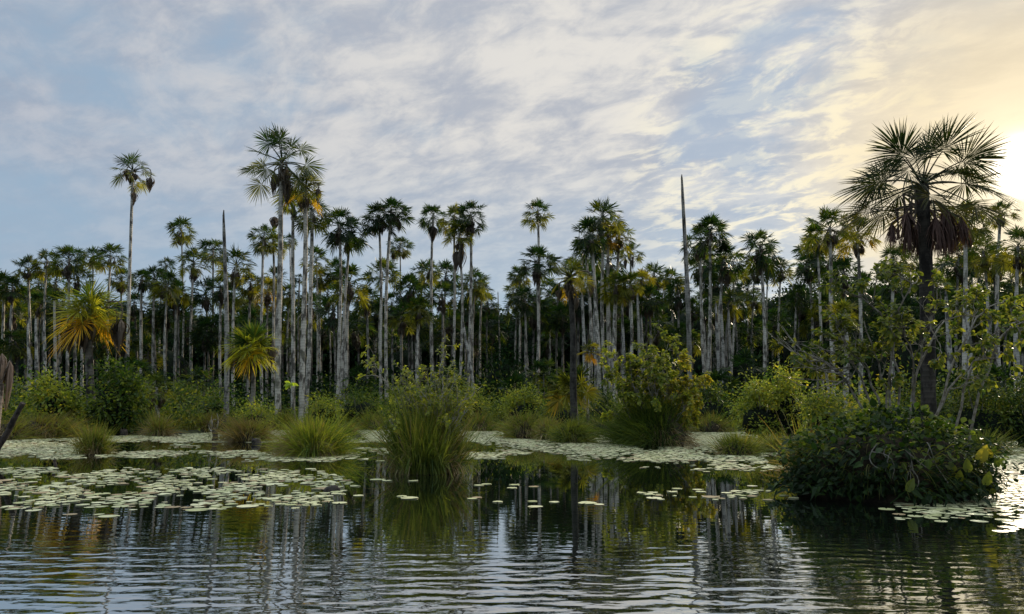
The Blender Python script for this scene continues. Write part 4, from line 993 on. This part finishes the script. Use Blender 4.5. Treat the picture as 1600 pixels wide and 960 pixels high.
# ------------------------------------------------------------------ undergrowth
ur = np.random.RandomState(55); U, UG = Geo(), Geo()
n = 1500
xx = ur.uniform(-62, 62, n); yy = shore(xx) + np.abs(ur.normal(0, 1, n)) * 9 + ur.uniform(0, 1.5, n)
for x, y in zip(xx, yy):
    z0 = max(0.0, float(land_z(x, y))); s_ = ur.gamma(6, .17) * (1 + .03 * (y - shore(x)))
    if ur.random() < .45:
        m_ = 34; a = ur.uniform(0, 6.28, m_); an = ur.uniform(.05, .8, m_)
        ribbons(U, np.array((x, y, z0)) + np.stack((ur.normal(0, .35, m_), ur.normal(0, .35, m_), 0 * a), -1), np.stack((np.cos(a) * np.sin(an), np.sin(a) * np.sin(an), np.cos(an)), -1), s_ * ur.uniform(.7, 1.5, m_), ur.uniform(.1, .8, m_), .04, 4, ur.uniform(0, .8, m_), rng=ur)
    else:
        m_ = 90; off = ur.normal(size=(m_, 3)) * np.array((.6, .6, .45)) * s_
        P = np.array((x, y, z0 + s_ * .75)) + off; P[:, 2] = np.maximum(P[:, 2], z0 + .05)
        leaves(UG, P, nrm(off + ur.normal(0, .6, (m_, 3))), nrm(ur.normal(0, .5, (m_, 3)) + (0, 0, 1)), ur.uniform(.16, .34, m_), ur.uniform(.09, .18, m_), np.clip((ur.uniform(.3, .75) if ur.random() < .22 else ur.beta(1.2, 5)) + ur.normal(0, .1, m_), 0, 1), 'card')
o = part('undergrowth', UG, M['leaf']); tag(o, 'low tangled green undergrowth along the marsh edge', 'undergrowth', kind='stuff'); o.color = (1.0, 1.0, .85, 1)
o2 = part('marsh_grass', U, M['grass']); tag(o2, 'rough marsh grass growing along the far bank', 'grass', kind='stuff'); o2.color = (.85, .85, .85, 1)
# deeper shade plants under the palms
DG = Geo(); n = 900
xx = ur.uniform(-80, 80, n); yy = ur.uniform(64, 118, n)
for x, y in zip(xx, yy):
    m_ = 80; s_ = ur.uniform(.9, 2.1); off = ur.normal(size=(m_, 3)) * np.array((.8, .8, .7)) * s_
    P = np.array((x, y, .3 + s_ * 1.1)) + off; P[:, 2] = np.maximum(P[:, 2], .3)
    leaves(DG, P, nrm(off + ur.normal(0, .6, (m_, 3))), nrm(ur.normal(0, .5, (m_, 3)) + (0, 0, 1)), ur.uniform(.35, .7, m_), ur.uniform(.2, .35, m_), np.clip(ur.beta(1.3, 5) + ur.normal(0, .1, m_), 0, 1), 'card')
o = part('forest_floor_foliage', DG, M['wood_leaf']); tag(o, 'dark leafy undergrowth beneath the palm forest', 'undergrowth', kind='stuff')

# ------------------------------------------------------------------ lily pads
pr = np.random.RandomState(99)
def pad_geo(G, c, r, ang, lift, n=14, rng=pr, thick=.006):
    a = np.linspace(.16, 2 * PI - .16, n) + ang; rr = r * (1 + .04 * np.sin(a * 3 + ang) + .02 * rng.normal(size=n))
    z = c[2] + lift * np.maximum(0, np.sin(a * 2 + ang)) * r + .002
    ring = np.stack((c[0] + np.cos(a) * rr, c[1] + np.sin(a) * rr, z + .004), -1)
    ctr = np.array([[c[0] + math.cos(ang) * r * .08, c[1] + math.sin(ang) * r * .08, c[2] + thick]])
    low = ring.copy(); low[:, 2] = c[2] - .002; low[:, :2] = c[:2] + (low[:, :2] - np.asarray(c)[:2]) * .96
    G.add(np.vstack((ctr, ring)), np.array([(0, i + 1, i + 2) for i in range(n - 1)]))
    V = np.vstack((ring, low)); G.add(V, np.array([(i + n, i + 1 + n, i + 1, i) for i in range(n - 1)]))
ZONES = [  # px polygon-ish bands: x0, x1, y0, y1, cover
    (-40, 550, 731, 797, .60), (-40, 130, 690, 718, .85), (150, 400, 704, 716, .8), (0, 560, 672, 692, .85), (380, 600, 706, 722, .8), (175, 460, 690, 705, .35),
    (560, 900, 672, 692, .85), (540, 790, 700, 718, .7), (720, 905, 684, 700, .75), (770, 1100, 690, 712, .7), (880, 1240, 684, 722, .8), (1000, 1240, 712, 738, .6), (1040, 1240, 672, 700, .85),
    (900, 1040, 672, 690, .8), (1480, 1700, 690, 800, .95), (1400, 1620, 780, 812, .8), (985, 1215, 764, 782, .5), (1380, 1500, 795, 812, .5), (1560, 1700, 795, 832, .8), (-300, -40, 680, 800, .6), (1700, 1900, 690, 820, .7)]
def npat(px, py):
    return (np.sin(px * .021 + 1.3) * np.sin(py * .19 + .7) + .7 * np.sin(px * .047 + py * .11) + .5 * np.sin(px * .093 - py * .31 + 2)) / 2.2
pads = []
grid = {}
def try_pad(px, py, r, force=False):
    c = ground(px, py)
    if c[1] > 60 or (c[1] > float(shore(c[0])) + .5): return
    key = (int(c[0] / .4), int(c[1] / .4))
    for ix in (-1, 0, 1):
        for iy in (-1, 0, 1):
            for (x2, y2, r2) in grid.get((key[0] + ix, key[1] + iy), ()):
                if (x2 - c[0]) ** 2 + (y2 - c[1]) ** 2 < (.78 * (r + r2)) ** 2: return
    grid.setdefault(key, []).append((c[0], c[1], r)); pads.append((c[0], c[1], r, px, py))
SINGLE = [(38, 777), (110, 804, 17), (155, 804), (52, 798, 18), (170, 807, 26), (140, 793), (225, 785), (208, 797, 10), (335, 793, 13), (360, 785), (438, 788), (475, 785), (640, 779, 22), (628, 776), (560, 775), (555, 760), (525, 772),
          (590, 750, 20), (605, 752), (645, 752), (748, 759), (760, 757), (738, 780), (745, 778), (803, 758), (800, 763), (834, 761), (836, 792, 20), (832, 784), (866, 785), (918, 787, 24), (905, 787), (936, 789), (735, 781), (778, 785),
          (1003, 771), (1020, 770), (1050, 769), (1058, 764), (1095, 769), (1090, 766), (1110, 777, 22), (1135, 771), (1150, 768), (1165, 769), (1185, 767), (1200, 782), (1175, 776), (1385, 796, 22), (1405, 804, 16), (1418, 800), (1460, 806, 18), (1470, 815, 18), (1530, 815, 20), (1575, 824, 22),
          (680, 696), (880, 701), (790, 705), (495, 790), (300, 808, 0), (1225, 775), (1240, 779), (1175, 760), (1440, 797)]
for s_ in SINGLE:
    px, py = s_[0], s_[1]; wp = s_[2] if len(s_) > 2 else 13
    if wp: try_pad(px, py, wp * ground(px, py)[1] / F * .62)
for (x0, x1, y0, y1, cov) in ZONES:
    ca, cb = ground(x0, y1), ground(x1, y0)
    # spread evenly over the water surface rather than over the picture
    area = (x1 - x0) * (ground(400, y0)[1] + ground(400, y1)[1]) / 2 / F * (ground(400, y0)[1] - ground(400, y1)[1])
    for k in range(int(area / (.14 ** 2 * 3.1) * cov * 12)):
        u_ = pr.random(); d0, d1 = ground(400, y1)[1], ground(400, y0)[1]
        dd_ = d0 + (d1 - d0) * u_; py = 480 - F * math.tan(math.atan2(-CAM_H, dd_) - TILT); px = pr.uniform(x0, x1)
        edge = min((px - x0) / 40, (x1 - px) / 40, (py - y0) / 3, (y1 - py) / 4, 1)
        if npat(px, py) + (cov - .62) * 2.2 + pr.normal(0, .30) < (-.3 if cov > .9 else (.12 if py > 728 else .34)) + (1 - edge) * .6: continue
        try_pad(px, py, pr.gamma(8, .0105))
pads.sort(key=lambda p: p[1])
tmpl = []
for k in range(8):
    G = Geo(); pad_geo(G, (0, 0, 0), 1.0, 0, pr.choice([0, 0, .05, .12]), 22, thick=.03); me = G.mesh('lily_pad', True); me.materials.append(M['pad']); tmpl.append(me)
def pad_label(px, py):
    if py > 788 and px < 545: return 'oval lily pad floating alone on open dark water in front of the left patch'
    if px < 545 and py > 760: return 'lily pad at the near rim of the crowded left patch'
    if px < 545: return 'lily pad in the middle of the crowded left patch'
    if px < 725: return 'lily pad drifting on dark water in front of the reed island'
    if px < 960: return 'lily pad drifting among the trunk reflections in the centre'
    if px < 1250: return 'lily pad in the loose string of pads left of the black island'
    if py > 790: return 'lily pad on the dark water in front of the black island'
    return 'lily pad in the glittering mat at the right edge'
near_p = [p for p in pads if p[1] > 0][:300]
for q, (x, y, r, px, py) in enumerate(near_p):
    o = bpy.data.objects.new('lily_pad', tmpl[q % 8]); COL.objects.link(o)
    o.location = (x, y, .002 + .0004 * (q % 7)); o.scale = (r, r * pr.uniform(.8, 1), r * .25); o.rotation_euler = (0, 0, pr.uniform(0, 6.28))
    lb = pad_label(px, py); tag(o, lb, 'lily pad', lb.replace('lily pad', 'lily pads', 1))
G = Geo()
for (x, y, r, px, py) in pads[300:]:
    pad_geo(G, (x, y, pr.uniform(.001, .008)), r, pr.uniform(0, 6.28), pr.choice([0, 0, .04, .12]), 10)
o = part('lily_pad_carpet', G, M['pad'], smooth=True); tag(o, 'pale carpet of small lily pads covering the far water', 'lily pads', kind='stuff')
print('PADS', len(pads), 'PALMS', NP[0], 'faces', sum(len(o.data.polygons) for o in bpy.data.objects if o.type == 'MESH'))
